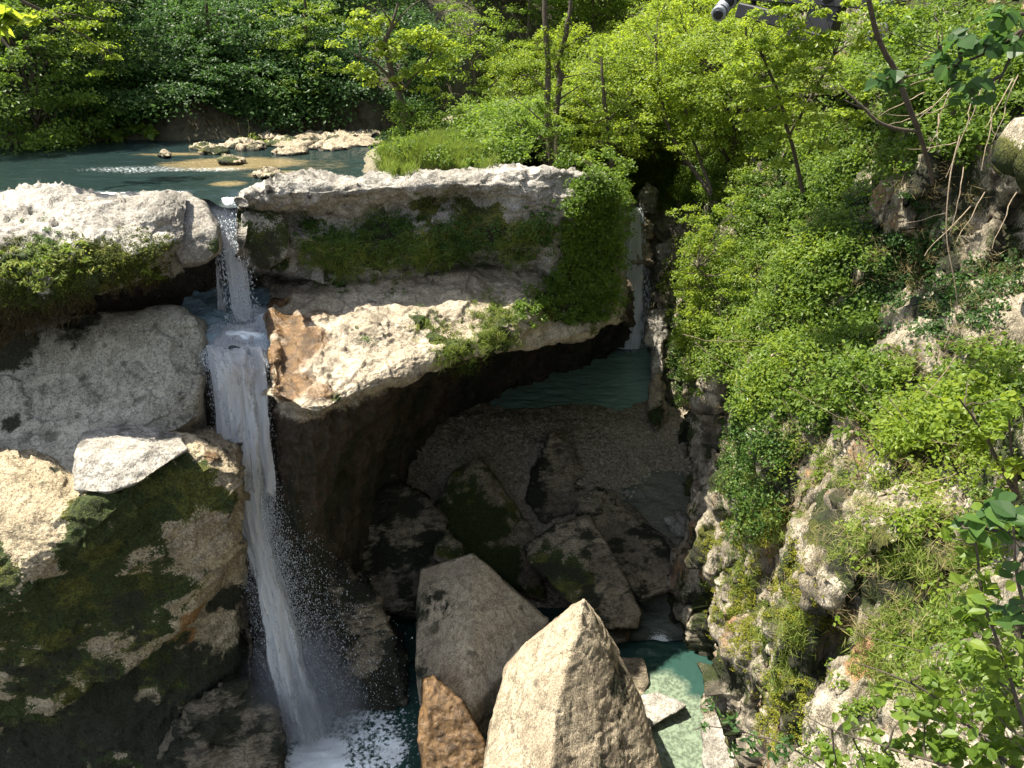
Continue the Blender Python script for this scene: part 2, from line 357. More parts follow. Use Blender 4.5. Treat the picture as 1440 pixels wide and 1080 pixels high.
# head of the gorge
px = [640, 740, 800, 850, 880, 905, 935, 980, 1050]; n = 9
rock_sheet('gorge_head', C(px,
    ('w', rep(70, n), rep(-1.5, n)), ('w', rep(50, n), [-2, -2, -2.5, -3, -4.2, -3.2, -2, -1, -1]),
    ([262, 262, 265, 268, 272, 268, 262, 262, 262], [46]*9), ([300]*9, [45, 45, 44.5, 44, 44, 43.8, 43, 42, 42]),
    ([350]*9, [44.5, 44.5, 44, 43, 42.8, 42.4, 41, 41, 41]), ([420]*9, [43, 43, 42.5, 42, 41.6, 41.2, 40.5, 40, 40]),
    ([480]*9, [42, 42, 41.5, 41.2, 40.9, 40.5, 40, 39.5, 39.5]), ('w', rep(41, n), rep(-16.5, n))),
    200, 220, rock_mat('gorge_head_rock', (.38, .34, .26), (.09, .085, .07), bump=.8, scale=.7), .7, 2.6, 71, 'strata')

# right wall : heightfield X(Y, z)
nY, nZ = 700, 520
tY = np.linspace(0, 1, nY); YY = 1.5+46.5*tY**1.35
zz = np.linspace(-16.5, 13, nZ)
Yg, Zg = np.meshgrid(YY, zz, indexing='ij')
X = np.interp(Yg, [1.5, 4, 6, 9, 12, 15, 17.7, 22, 27, 34, 40, 48], [2.2, 2.7, 3.7, 4.9, 5.6, 6.0, 6.2, 6.5, 6.9, 7.6, 7.9, 8.6])
X = X+.06*(Zg+16)+np.clip(Zg+5, 0, 99)*.30+np.clip(Zg-2, 0, 99)*.25
pp = np.stack([X, Yg, Zg], 2).reshape(-1, 3)
rib = fbm(pp, (3, 1.9, 9), 4, 80)*1.5+ridged(pp, (4, 2.4, 12), 2, 84)*.3
X = X+rib.reshape(X.shape)*np.clip((Yg-1)/8, .3, 1)
def bump(px_, py_, Y_, r, rz, a):
    global X
    c = P(px_, py_, Y_); X = X+a*np.exp(-((Yg-c[1])/r)**2-((Zg-c[2])/rz)**2)
bump(1300, 400, 12.0, 2.2, 1.3, 3.2); bump(1270, 240, 12.5, 2.8, .7, -1.6); bump(1140, 560, 17, 1.2, 2.5, -.6)
bump(1090, 420, 17, .9, 1.6, 1.8); bump(1190, 330, 14, 1.0, 1.1, 1.8); bump(1230, 520, 13, .6, 1.0, 1.4); bump(1060, 250, 20, 1.1, 1.4, 1.6); bump(1100, 760, 15, .45, 1.6, 1.0); bump(940, 540, 30, .8, 5, 1.2); bump(1060, 640, 19, 1.0, 3, .8); bump(1000, 650, 22, 1.0, 6, -.5)
G = np.stack([X, Yg, Zg], 2); N = grid_normals(G); N = np.where(N[:, :, :1] > 0, -N, N)
G, D = rock_disp(G, N, .62, 2.1, 81, 'blocky')
SURF['canyon_wall'] = dict(G=G, D=D, mat=M['wall'])
# hillside behind the top of the wall
def terrain(name, xs, ys, fn, mat, amp, sc, seed):
    Xg, Yg2 = np.meshgrid(xs, ys, indexing='ij')
    if name == 'river_bank': Xg = -8+(10.6+3.2+(Yg2-25)*.16-3.2-2.4+.4)*Xg
    Z = fn(Xg, Yg2)
    p = np.stack([Xg, Yg2, Z], 2); q = p.reshape(-1, 3).copy(); q[:, 2] = 0
    p[:, :, 2] += (fbm(q, sc, 5, seed)*amp).reshape(Z.shape)
    SURF[name] = dict(G=p, mat=mat)
M['soil'] = plain('forest_soil', (.05, .045, .025), .95, .6, 4)
# ------------------------------------------------------------------ terrains
def ss(a, b, x): t = np.clip((x-a)/(b-a), 0, 1); return t*t*(3-2*t)
def far_bank(X, Y):
    ys = np.interp(X, [-70, -30, -12, -4, 0, 4, 8, 14], [27, 29.5, 31, 34, 40, 47, 50, 50])
    d = Y-ys
    return -1.2+ss(-1.5, .6, d)*2.2+ss(.5, 4, d)*2.2+np.clip(d-4, 0, 99)*.42-ss(-6, -5, X)*ss(1, -1, Y-np.interp(X, [-6, -2.5, -1], [31, 38, 45.5]))*20
terrain('far_hillside', np.linspace(-75, 60, 240), np.linspace(25, 130, 200), far_bank, M['soil'], .7, 3.0, 90)
def near_bank(X, Y):
    e = 3.0+(Y-25)*.14
    l = np.interp(Y, [20, 22, 24, 27, 30, 34, 40, 50], [-5.5, -5, -5.2, -5.6, -4.6, -4.2, -4, -3])
    return -.9-ss(23.6, 22.3, Y)*1.1+ss(-.5, 1.2, X-l)*1.25+ss(1, 4, X-l)*.25-ss(-1.4, .8, X-e)*7
terrain('river_bank', np.linspace(0, 1, 200), np.linspace(22.2, 49, 240), near_bank, plain('bank_earth', (.16, .14, .09), .95, .7, 5), .35, 1.6, 91)
def right_hill(X, Y):
    return 1.5+np.clip(X-9, -3, 99)*.75+np.clip(Y-30, 0, 99)*.05
terrain('right_hillside', np.linspace(9.5, 60, 120), np.linspace(2, 95, 160), right_hill, M['soil'], .8, 3, 92)
def floor_fn(X, Y):
    z = np.interp(Y, [5, 20, 24, 26, 28, 30, 31.3, 32.3, 35, 50], [-15.5, -15.6, -13.9, -12.5, -11.85, -11.78, -11.95, -12.1, -12.7, -13.4])
    return z-ss(3, 5, X)*ss(29, 27.5, Y)*.5
terrain('gorge_floor', np.linspace(-16, 12, 260), np.linspace(5, 48, 360), floor_fn, None, .22, 1.2, 93)
def gravel_mat():
    t = NT('gravel'); p = t.pos(); v = t.n('ShaderNodeTexVoronoi', {'Vector': p, 'Scale': 11}); n = t.noise(1.2, 5, .6, p)
    c = t.mix(t.mr(v.outputs['Color'], .1, .9), (.11, .09, .06), (.40, .34, .25)); c = t.mix(t.mr(n, .4, .65), c, (.17, .14, .10))
    b = t.n('ShaderNodeBump', {'Height': v.outputs['Distance'], 'Strength': .8, 'Distance': .1}); b.invert = True
    return t.surf(t.n('ShaderNodeBsdfPrincipled', {'Base Color': c.outputs[2], 'Roughness': .85, 'Normal': b}))
M['gravel'] = gravel_mat(); SURF['gorge_floor']['mat'] = M['gravel']

# ------------------------------------------------------------------ picking rays
vs, fs, own, base = [], [], [], 0
for k, s in SURF.items():
    g = s['G'][::3, ::3] if s['G'].shape[0] > 300 else s['G'][::2, ::2]
    a, b = g.shape[:2]; vs.append(g.reshape(-1, 3)); f = grid_faces(a, b)+base; fs.append(f); own += [k]*len(f); base += a*b
BV = BVHTree.FromPolygons(np.concatenate(vs).tolist(), np.concatenate(fs).tolist())
CAM = Vector((0, 0, H))
def hit(px, py, jit=0, rng=None):
    d = Vector(((px-720)/F, CP+(540-py)/F*SP, -SP+(540-py)/F*CP))
    l, n, i, dist = BV.ray_cast(CAM, d)
    if l is None: return None
    if jit:
        o = CAM+Vector((rng.uniform(-jit, jit), rng.uniform(-jit*.5, jit*.5), rng.uniform(-jit*.5, jit*.5)))
        l, n, i, dist = BV.ray_cast(o, l+Vector((rng.uniform(-.3, .3), 0, rng.uniform(-.3, .3)))-o)
        if l is None: return None
    if n.dot(CAM-l) < 0: n = -n
    return l, n, own[i], (l-CAM).length
BL = []
def blob(kind, px, py, r, amt=1, stretch=1):
    h = hit(px, py)
    if h: BL.append((kind, tuple(h[0]), r*h[3]/F, amt, r*h[3]/F*stretch))
for a in [(-100, 400, 60), (30, 375, 40), (90, 390, 45), (150, 375, 45), (200, 362, 36), (228, 345, 28), (0, 420, 50), (110, 420, 50), (170, 400, 40), (60, 410, 50),
          (250, 690, 50), (190, 720, 55), (140, 780, 70), (90, 850, 100), (180, 850, 80), (200, 930, 70), (40, 900, 100), (110, 960, 100), (225, 790, 40), (305, 705, 22), (-60, 900, 120), (-40, 1020, 100), (160, 700, 40), (60, 1060, 100), (170, 1060, 80), (250, 960, 40), (290, 940, 40), (210, 870, 50), (130, 730, 40), (300, 1010, 70), (330, 930, 40), (250, 1070, 60), (20, 830, 50), (290, 1000, 50), (200, 1040, 60),
          (600, 300, 26), (628, 330, 42), (690, 320, 36), (560, 335, 40), (500, 350, 38), (650, 290, 20), (735, 335, 34), (372, 325, 36), (380, 350, 36), (440, 345, 32), (470, 370, 32), (540, 362, 34), (600, 358, 34), (660, 348, 30), (710, 345, 30), (660, 310, 30), (520, 330, 26), (770, 330, 24),
          (640, 490, 26), (705, 440, 28), (610, 475, 16), (770, 425, 34), (825, 400, 60), (835, 340, 60), (845, 290, 45), (660, 515, 24), (555, 408, 12), (590, 450, 16), (480, 400, 14), (700, 480, 30), (470, 560, 12)]:
    blob('moss', *a)
for a in [(275, 870, 26, .9), (255, 895, 24, .9), (195, 950, 26, .8), (60, 1020, 30, .8), (150, 985, 22, .7)]: blob('ochre_or_shade', *a)
for a in [(400, 455, 44, 1.), (395, 500, 44, 1.), (430, 480, 40, .95), (410, 540, 40, .95), (450, 550, 30, .7), (390, 425, 24, 1.), (450, 440, 26, .6), (350, 780, 26, .9), (340, 620, 20, .8), (300, 640, 15, .9)]: blob('wet', *a)
for a in [(1190, 880, 22, 1.3, 3), (1215, 930, 24, 1.2, 2), (1190, 800, 14, 1), (1085, 420, 20, .6), (1090, 280, 20, .9, 2), (1000, 820, 30, .7, 2)]: blob('ochre_or_shade', *a)
for a in [(1000, 900, 34, .75, 2), (1040, 800, 40, .8, 2), (1100, 900, 34, .8, 2), (1280, 800, 90, .8, 1.5), (1110, 1000, 40, .7, 2), (1260, 900, 60, .75), (985, 760, 22, .8, 2), (930, 580, 16, .8, 1), (1150, 760, 34, .6),
          (1150, 500, 120, .9), (1000, 400, 90, .9), (1300, 400, 120, .8), (1200, 200, 200, .9), (1060, 200, 150, .9), (1300, 600, 120, .8), (1030, 600, 60, .7)]: blob('moss', *a)
for a in [(20, 485, 34, .8), (-60, 500, 50, .8), (110, 460, 30, .7), (10, 595, 14, .7), (75, 660, 8, .9), (60, 680, 8, .9), (165, 1010, 70, 1), (40, 1070, 90, 1), (280, 930, 50, 1), (330, 840, 30, 1), (250, 1050, 80, 1), (320, 960, 60, 1), (-40, 1070, 90, 1), (180, 880, 50, .55), (60, 940, 60, .6), (120, 960, 50, .6), (310, 1060, 80, 1),  # stains, plus shade painted under the left lip and in the recess
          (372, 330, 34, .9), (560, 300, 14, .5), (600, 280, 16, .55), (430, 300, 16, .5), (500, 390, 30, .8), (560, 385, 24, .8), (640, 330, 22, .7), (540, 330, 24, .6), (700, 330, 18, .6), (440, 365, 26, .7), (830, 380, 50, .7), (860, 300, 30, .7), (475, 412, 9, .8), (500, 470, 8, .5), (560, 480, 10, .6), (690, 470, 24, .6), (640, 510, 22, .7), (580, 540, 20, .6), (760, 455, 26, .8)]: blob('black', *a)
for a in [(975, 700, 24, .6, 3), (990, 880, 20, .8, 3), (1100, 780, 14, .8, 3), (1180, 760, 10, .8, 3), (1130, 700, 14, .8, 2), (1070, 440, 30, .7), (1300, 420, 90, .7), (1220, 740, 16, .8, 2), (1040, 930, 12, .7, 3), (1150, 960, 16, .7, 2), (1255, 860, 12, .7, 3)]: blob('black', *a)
finish_rocks(BL)
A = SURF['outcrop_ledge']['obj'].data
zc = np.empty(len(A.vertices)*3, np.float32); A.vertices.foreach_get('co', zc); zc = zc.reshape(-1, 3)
oc = np.empty(len(A.vertices), np.float32); A.attributes['ochre_or_shade'].data.foreach_get('value', oc)
A.attributes['ochre_or_shade'].data.foreach_set('value', np.maximum(oc, ss(-4.6, -5.6, zc[:, 2])).astype(np.float32))  # undercut painted dark brown by height, standing in for cave shade
bl = ss(-4.6, -7, zc[:, 2])*(.68+fbm(zc, (1.5, 1.5, 4), 4, 77)*.9); A.attributes['black'].data.foreach_set('value', np.clip(bl, 0, 1).astype(np.float32))  # black mask deepens the painted cave shade

# ------------------------------------------------------------------ boulders
DG = bpy.context.evaluated_depsgraph_get
def boulder(pts, label, cat='boulder', mat='boulder', k=.12, vox=.07, amp=.12, sc=.8, seed=1, style='round', name='boulder', moss=0, wet=0, black=0, attrs=(), extra=(), group=None, smooth=2):
    P3 = [np.array(P(*p)) for p in pts]; c = np.array([0, 0, H])
    allp = P3+[p+(p-c)*k for p in P3]+[np.array(e) for e in extra]
    org = np.mean(P3, 0)
    bm = bmesh.new()
    for p in allp: bm.verts.new(p-org)
    r = bmesh.ops.convex_hull(bm, input=bm.verts)
    bmesh.ops.delete(bm, geom=[g for g in set(r['geom_interior']+r['geom_unused']) if isinstance(g, bmesh.types.BMVert)], context='VERTS')
    me = bpy.data.meshes.new('tmp'); bm.to_mesh(me); bm.free()
    t = bpy.data.objects.new('tmp', me); COL.objects.link(t)
    m = t.modifiers.new('r', 'REMESH'); m.mode = 'VOXEL'; m.voxel_size = vox
    sm = t.modifiers.new('s', 'SMOOTH'); sm.iterations = smooth; sm.factor = .6
    e = t.evaluated_get(DG()); em = e.to_mesh(); nv = len(em.vertices)
    V = np.empty(nv*3, np.float32); em.vertices.foreach_get('co', V); V = V.reshape(-1, 3).astype(float)
    Nn = np.empty(nv*3, np.float32); em.vertex_normals.foreach_get('vector', Nn); Nn = Nn.reshape(-1, 3).astype(float)
    Fc = [tuple(p.vertices) for p in em.polygons]; e.to_mesh_clear(); bpy.data.objects.remove(t)
    wp = V+org
    d = fbm(wp, sc, 6, seed)*amp
    if style == 'round': d -= np.clip(fbm(wp, .15, 3, seed+4)-.2, 0, 1)*amp*.8
    else:
        q = wp@np.array([[.8, .3, .2], [-.3, .9, .1], [0, .3, 1]]).T
        d += ridged(q, (.9, .9, .16), 4, seed+2)*amp*.35
        f1, e1 = facets(wp+fbm(wp, .7, 3, seed+3)[:, None]*.3, sc*.8, seed+6, amp*.7); f2, e2 = facets(wp+fbm(wp, .4, 3, seed+3)[:, None]*.15, sc*.3, seed+7, amp*.25); d += f1+f2-e1*amp*.15
    V = V+Nn*d[:, None]; wp = V+org
    A = {'moss': moss*ss(-.2, .6, Nn[:, 2])+moss*.5*(fbm(wp, .8, 3, seed+20)+.3), 'wet': np.full(nv, wet), 'ochre_or_shade': np.zeros(nv), 'black': np.full(nv, float(black))}
    for (kd, px, py, Y, r_, a_) in attrs:
        dd = np.linalg.norm(wp-np.array(P(px, py, Y)), axis=1)/r_
        A[kd] = np.maximum(A[kd], a_*np.clip(1.6-1.3*dd, 0, 1))
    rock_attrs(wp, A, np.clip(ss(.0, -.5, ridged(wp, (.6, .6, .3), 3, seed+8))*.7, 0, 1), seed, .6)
    o = mesh_obj(name, V, Fc, M[mat] if isinstance(mat, str) else mat, attrs=A)
    o.location = org; tag(o, label, cat, group); BOULD.append(o); return o
BOULD = []
B = boulder
B([(822, 843, 14.8), (806, 851, 14.9), (790, 868, 15.1), (742, 905, 15.2), (712, 940, 14.8), (690, 1020, 14.), (678, 1110, 13), (803, 898, 14.1), (785, 980, 13), (768, 1120, 11.6), (842, 872, 15.1), (872, 925, 15.1), (897, 975, 14.7), (918, 1035, 14.2), (942, 1120, 13.3), (850, 1130, 12.1)],
  'huge pale wedge shaped boulder with a sharp ridge, half in sunlight', amp=.055, sc=1.2, smooth=1, attrs=[('black', 850, 960, 14.2, .9, .5), ('black', 830, 1080, 13, 1.0, .5), ('moss', 838, 870, 14.9, .25, .8)], seed=101, style='slab', k=.1, vox=.05, extra=[W(700, 14, -16), W(930, 15, -16.3), W(820, 12.8, -16)])
B([(665, 778, 19.6), (630, 790, 19.6), (592, 800, 19.6), (586, 860, 18.6), (585, 940, 17.3), (592, 985, 16.9), (667, 890, 17.3), (655, 1010, 15.7), (702, 822, 19.2), (745, 848, 18.8), (771, 872, 18.4), (735, 930, 17.6), (700, 990, 16.8), (670, 1060, 15.9), (610, 1060, 16)],
  'tall brown boulder with an upright edge standing behind the big sunlit wedge', amp=.05, sc=1.4, smooth=1, attrs=[('black', 610, 880, 18.4, 1.0, .5), ('black', 620, 980, 17, 1.0, .45)], seed=102, style='slab', k=.1, vox=.055, extra=[W(600, 17, -16), W(720, 17.5, -16)])  # black blobs paint the shade of the left face
B([(596, 956, 15.9), (612, 952, 15.9), (628, 968, 15.8), (652, 988, 15.6), (668, 1015, 15.3), (682, 1050, 15.), (680, 1110, 14.4), (600, 1110, 14.2), (590, 1040, 14.9), (602, 1000, 15.2)],
  'wet red brown glistening rock at the foot of the tall boulder', amp=.12, sc=.5, seed=103, wet=.9, k=.07, vox=.045, attrs=[], extra=[W(600, 14.6, -16)])
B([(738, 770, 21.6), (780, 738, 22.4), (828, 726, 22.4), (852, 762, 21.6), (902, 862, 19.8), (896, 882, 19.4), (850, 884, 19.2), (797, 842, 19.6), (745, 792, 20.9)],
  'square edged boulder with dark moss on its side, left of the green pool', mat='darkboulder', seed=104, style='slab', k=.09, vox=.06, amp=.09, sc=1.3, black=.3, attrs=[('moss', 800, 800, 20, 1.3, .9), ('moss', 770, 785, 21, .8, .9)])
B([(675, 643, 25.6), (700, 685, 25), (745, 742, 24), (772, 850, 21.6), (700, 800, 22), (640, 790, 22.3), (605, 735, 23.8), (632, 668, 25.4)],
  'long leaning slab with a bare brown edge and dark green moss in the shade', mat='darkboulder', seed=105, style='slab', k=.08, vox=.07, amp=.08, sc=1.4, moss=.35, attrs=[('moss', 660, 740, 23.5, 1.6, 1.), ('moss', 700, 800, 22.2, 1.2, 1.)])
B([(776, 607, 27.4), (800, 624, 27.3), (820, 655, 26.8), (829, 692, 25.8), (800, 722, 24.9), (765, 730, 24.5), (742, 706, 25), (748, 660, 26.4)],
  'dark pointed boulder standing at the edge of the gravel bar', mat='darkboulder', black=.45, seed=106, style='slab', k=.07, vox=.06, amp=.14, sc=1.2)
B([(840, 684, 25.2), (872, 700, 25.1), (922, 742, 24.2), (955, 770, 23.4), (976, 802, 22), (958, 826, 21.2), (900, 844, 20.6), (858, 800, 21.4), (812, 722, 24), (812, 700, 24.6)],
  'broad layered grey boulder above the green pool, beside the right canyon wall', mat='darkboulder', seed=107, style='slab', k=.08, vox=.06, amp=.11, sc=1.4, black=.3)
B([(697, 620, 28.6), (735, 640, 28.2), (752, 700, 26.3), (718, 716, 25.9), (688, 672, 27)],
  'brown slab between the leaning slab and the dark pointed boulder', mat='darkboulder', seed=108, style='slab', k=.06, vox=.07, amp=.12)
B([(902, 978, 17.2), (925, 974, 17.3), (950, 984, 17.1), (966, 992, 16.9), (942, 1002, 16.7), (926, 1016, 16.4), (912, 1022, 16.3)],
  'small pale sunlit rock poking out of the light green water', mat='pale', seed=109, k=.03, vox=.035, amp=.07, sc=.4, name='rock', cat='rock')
B([(872, 925, 18.8), (905, 925, 18.8), (912, 960, 18.1), (900, 985, 17.6), (875, 970, 18)], 'brown rock in the dim water right of the big wedge boulder', mat='darkboulder', seed=110, k=.04, vox=.05, amp=.1, name='rock', cat='rock')
B([(312, 494, 17.6), (326, 485, 17.75), (344, 490, 17.75), (348, 508, 17.55), (338, 532, 17.4), (318, 522, 17.4)], 'black wet rock splitting the waterfall at its second lip', mat=plain('wet_black_rock', (.016, .016, .018), .2, .5, 8), seed=111, k=.03, vox=.035, amp=.07, sc=.4, name='rock', cat='rock')
B([(450, 1078, 15.6), (480, 1066, 15.9), (515, 1070, 15.7), (530, 1100, 15), (450, 1110, 14.8)], 'low black dome of rock in the foam under the waterfall', mat=bpy.data.materials['wet_black_rock'], seed=112, k=.04, vox=.05, amp=.08, name='rock', cat='rock')
B([(528, 1085, 15.3), (560, 1068, 15.8), (580, 1075, 15.6), (590, 1110, 14.9)], 'black rock in the foam left of the wet red brown rock', mat=bpy.data.materials['wet_black_rock'], seed=113, k=.04, vox=.05, amp=.08, name='rock', cat='rock')
B([(165, 597, 16.0), (215, 599, 16.0), (256, 612, 15.6), (264, 632, 15.0), (200, 677, 14.1), (150, 694, 13.8), (103, 690, 14.), (104, 640, 14.6), (118, 611, 15.5), (205, 636, 14.7), (150, 640, 14.5)],
  'loose block with a cream front resting on the left rock slab above the mossy wall', mat='pale', seed=114, k=.045, vox=.04, amp=.1, sc=.6)
B([(436, 392, 20.2), (446, 364, 20.6), (456, 374, 20.7), (456, 400, 20.2)], 'small upright pale shard in the notch between the two rock terraces', mat='pale', seed=115, k=.02, vox=.03, amp=.03, name='rock', cat='rock')
B([(228, 285, 18.7), (262, 270, 19.4), (288, 286, 18.9), (306, 318, 18.1), (309, 352, 17.9), (292, 370, 17.8), (255, 374, 17.6), (238, 345, 17.5), (226, 310, 18)],
  'smooth pale hump of rock on the left side of the waterfall lip', mat='pale', seed=116, k=.06, vox=.05, amp=.14, sc=.9, wet=0, smooth=8, attrs=[('moss', 304, 345, 18.1, .35, .9)])
B([(337, 300, 19.4), (360, 288, 19.8), (390, 292, 20), (408, 320, 19.8), (404, 360, 19.7), (375, 378, 19.6), (345, 372, 19.4), (338, 340, 19.3)],
  'dark mossy rounded rock right of the first waterfall drop, under the rim', mat='pale', seed=117, k=.06, vox=.05, amp=.12, sc=.8, smooth=8, attrs=[('moss', 370, 325, 19.4, 1.0, .75), ('black', 374, 355, 19.4, .7, .6)])
B([(612, 765, 21.4), (630, 750, 21.9), (650, 765, 21.5), (650, 785, 21), (625, 795, 20.6), (608, 785, 20.8)], 'small mossy rock behind the tall boulder', mat='darkboulder', seed=118, k=.04, vox=.05, amp=.1, moss=.6, name='rock', cat='rock')
B([(640, 188, 31.3), (655, 171, 31.6), (672, 170, 31.6), (684, 184, 31.3), (684, 196, 31.)], 'rounded grey rock behind the bright grass on the river island', mat='pale', seed=119, k=.03, vox=.06, amp=.1, name='rock', cat='rock')
B([(668, 205, 29.6), (682, 186, 30.5), (712, 176, 31.3), (735, 190, 31), (740, 210, 29.8), (700, 215, 29.2)], 'pale jumbled slab of rock left of the two ivy trunks', mat='pale', seed=120, k=.04, vox=.07, amp=.2, style='slab', name='rock', cat='rock')
B([(556, 222, 25.6), (566, 212, 26.), (584, 214, 26), (588, 228, 25.5), (570, 234, 25.2)], 'pale rock at the foot of the bright green grass clump', mat='pale', seed=121, k=.03, vox=.05, amp=.08, name='rock', cat='rock')
B([(636, 228, 24.6), (652, 216, 25), (690, 215, 25.1), (706, 226, 24.8), (700, 240, 24), (645, 242, 24)], 'brown cracked ledge block at the right end of the grass', mat='pale', seed=122, k=.03, vox=.05, amp=.14, style='slab', name='rock', cat='rock', attrs=[('ochre_or_shade', 650, 230, 24.4, .5, .7)])
# rocks at the right edge of the gorge
for i, (a, lab) in enumerate([
    ([(914, 545, 30.5), (924, 528, 31), (932, 545, 30.6), (934, 600, 29.4), (922, 606, 29), (914, 580, 29.6)], 'small upright rock with yellow moss at the foot of the ivy wall'),
    ([(916, 520, 32), (922, 480, 33), (929, 478, 33), (930, 520, 32), (924, 545, 31.4)], 'thin pale rock pillar at the edge of the upper pool'),
    ([(905, 478, 34.4), (915, 440, 36), (935, 430, 36), (938, 470, 34.8), (925, 495, 34)], 'pale rock heap at the foot of the distant waterfall'),
    ([(925, 345, 38.5), (955, 335, 39), (985, 345, 38.5), (985, 375, 37.8), (928, 372, 38)], 'bright pale block on the far cliff right of the distant waterfall'),
    ([(890, 352, 40.5), (912, 340, 40.8), (918, 352, 40.5), (918, 372, 40), (888, 370, 40)], 'stacked yellowish rock beside the distant waterfall'),
    ([(896, 318, 41.2), (908, 305, 41.6), (920, 318, 41.2), (918, 336, 40.8), (898, 336, 40.8)], 'small yellowish block high beside the distant waterfall'),
    ([(898, 275, 42.3), (910, 258, 42.8), (924, 270, 42.4), (922, 300, 41.8), (900, 298, 41.8)], 'topmost pale rock of the stack above the distant waterfall'),
    ([(936, 730, 24.2), (955, 722, 24.6), (976, 735, 24.3), (978, 755, 23.8), (950, 752, 23.8)], 'small cream rock catching the sun above the layered boulder'),
    ([(952, 800, 21.8), (975, 790, 22.3), (992, 830, 21.4), (992, 880, 20), (972, 870, 20.1), (962, 830, 21)], 'dark wet rock between the layered boulder and the canyon wall'),
    ([(985, 1015, 15.9), (1020, 995, 16.2), (1050, 1010, 16), (1075, 1060, 15), (1070, 1110, 14.4), (990, 1110, 14.3)], 'large pale sunlit rock at the base of the canyon wall by the light green water'),
]):
    B(a, lab, mat='darkboulder' if i in (8,) else ('boulder' if i in (0, 4, 5) else 'pale'), seed=130+i, k=.03, vox=.05, amp=.14, sc=.7, style='slab' if i not in (9,) else 'round', name='rock', cat='rock', attrs=[('moss', 925, 580, 29.4, .8, 1.)] if i == 0 else ())
# islet rocks in the upper river
rg = RS(5)
isl = [(300, 212, 18, 'brown mossy rock on the left tip of the gravel islet'), (335, 203, 30, 'low flat pale rock in mid river left of the bare twigs'), (395, 200, 34, 'flat mossy rock behind the bare twigs on the islet'),
       (440, 196, 36, 'long pale ledge with dark cracks in the river islet'), (488, 200, 34, 'broken pale ledge at the right end of the river islet'), (505, 188, 26, 'low rock behind the broken ledge near the far bank'),
       (405, 212, 22, 'white rock at the water edge below the bare twigs'), (325, 224, 18, 'yellow mossy rock alone in the shallow water'), (232, 216, 9, 'small lone tan stone in the upper river'), (462, 206, 26, 'pale stone slab at the front of the islet'), (375, 243, 20, 'white pebbly shoal stone left of the rim pool'), (352, 206, 20, 'cream rock by the islet bushes'), (415, 204, 20, 'tan rock in the middle of the islet'), (515, 200, 20, 'dark cracked rock where the islet meets the weedy clump'), (285, 205, 16, 'olive mossy tip of the islet'), (478, 190, 18, 'small grey rock at the back of the islet'), (375, 190, 16, 'low shaded rock behind the islet bush'), (425, 186, 26, 'dim flat rock at the foot of the dark far bank')]
for i, (x, y, r, lab) in enumerate(isl):
    z = .12; Yc = P(x, y, z)[1]; w = r
    pts = [(x-w*1.2, y+2, Yc-.1), (x-w*.5, y-2, Yc+.5), (x+w*.1, y-3-r*.08, Yc+.7), (x+w*.6, y-2, Yc+.6), (x+w*1.2, y+1, Yc), (x+w*.4, y+5, Yc-.5), (x-w*.5, y+5, Yc-.5)]
    B(pts, lab, mat='boulder', seed=150+i, k=.02, vox=.05, amp=.16, sc=.6, style='slab', moss=.6 if 'moss' in lab else .3, black=.25, name='rock', cat='rock')
# loose stones along the gorge floor (small individual rocks)
for i, (x, y, r, lab) in enumerate([(640, 620, 14, 'small stone at the left end of the gravel bar'), (870, 890, 16, 'small rock under the square edged boulder at the pool'), (985, 870, 12, 'pale foot stone of the canyon wall at the pool'), (945, 745, 10, 'loose stone beside the layered boulder')]):
    Yc = P(x, y, -13.6 if y < 800 else -14.6)[1] if y > 650 else P(x, y, -12.)[1]
    pts = [(x-r, y+2, Yc), (x-r*.5, y-r*.7, Yc+.4), (x+r*.3, y-r*.9, Yc+.4), (x+r, y-r*.1, Yc+.1), (x+r*.6, y+r*.7, Yc-.5), (x-r*.5, y+r*.6, Yc-.5)]
    B(pts, lab, mat='darkboulder', seed=180+i, k=.05, vox=.07, amp=.16, sc=.8, style='slab', name='rock', cat='rock')
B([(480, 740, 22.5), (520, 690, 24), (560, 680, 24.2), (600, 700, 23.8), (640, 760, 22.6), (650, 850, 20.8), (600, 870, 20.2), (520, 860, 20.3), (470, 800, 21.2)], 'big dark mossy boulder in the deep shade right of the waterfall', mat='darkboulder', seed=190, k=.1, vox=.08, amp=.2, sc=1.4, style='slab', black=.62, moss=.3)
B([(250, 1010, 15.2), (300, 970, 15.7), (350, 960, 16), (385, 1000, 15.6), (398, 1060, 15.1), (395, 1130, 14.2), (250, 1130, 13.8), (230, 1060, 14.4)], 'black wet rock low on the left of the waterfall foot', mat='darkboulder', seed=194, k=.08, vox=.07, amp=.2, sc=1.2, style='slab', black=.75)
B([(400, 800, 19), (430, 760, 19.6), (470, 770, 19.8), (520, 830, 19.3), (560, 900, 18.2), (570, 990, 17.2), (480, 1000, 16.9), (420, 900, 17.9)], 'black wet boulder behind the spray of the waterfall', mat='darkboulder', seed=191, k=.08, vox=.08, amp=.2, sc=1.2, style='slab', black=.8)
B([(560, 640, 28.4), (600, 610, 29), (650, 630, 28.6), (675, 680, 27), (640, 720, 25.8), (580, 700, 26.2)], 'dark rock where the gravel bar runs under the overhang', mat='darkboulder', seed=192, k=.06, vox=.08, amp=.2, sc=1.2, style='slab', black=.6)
B([(440, 690, 24), (480, 640, 25.2), (540, 640, 25.5), (570, 690, 24.2), (540, 740, 23), (470, 750, 22.8)], 'rust brown boulder at the back of the dark cave', mat='darkboulder', seed=193, k=.06, vox=.08, amp=.2, sc=1.2, style='slab', black=.5)

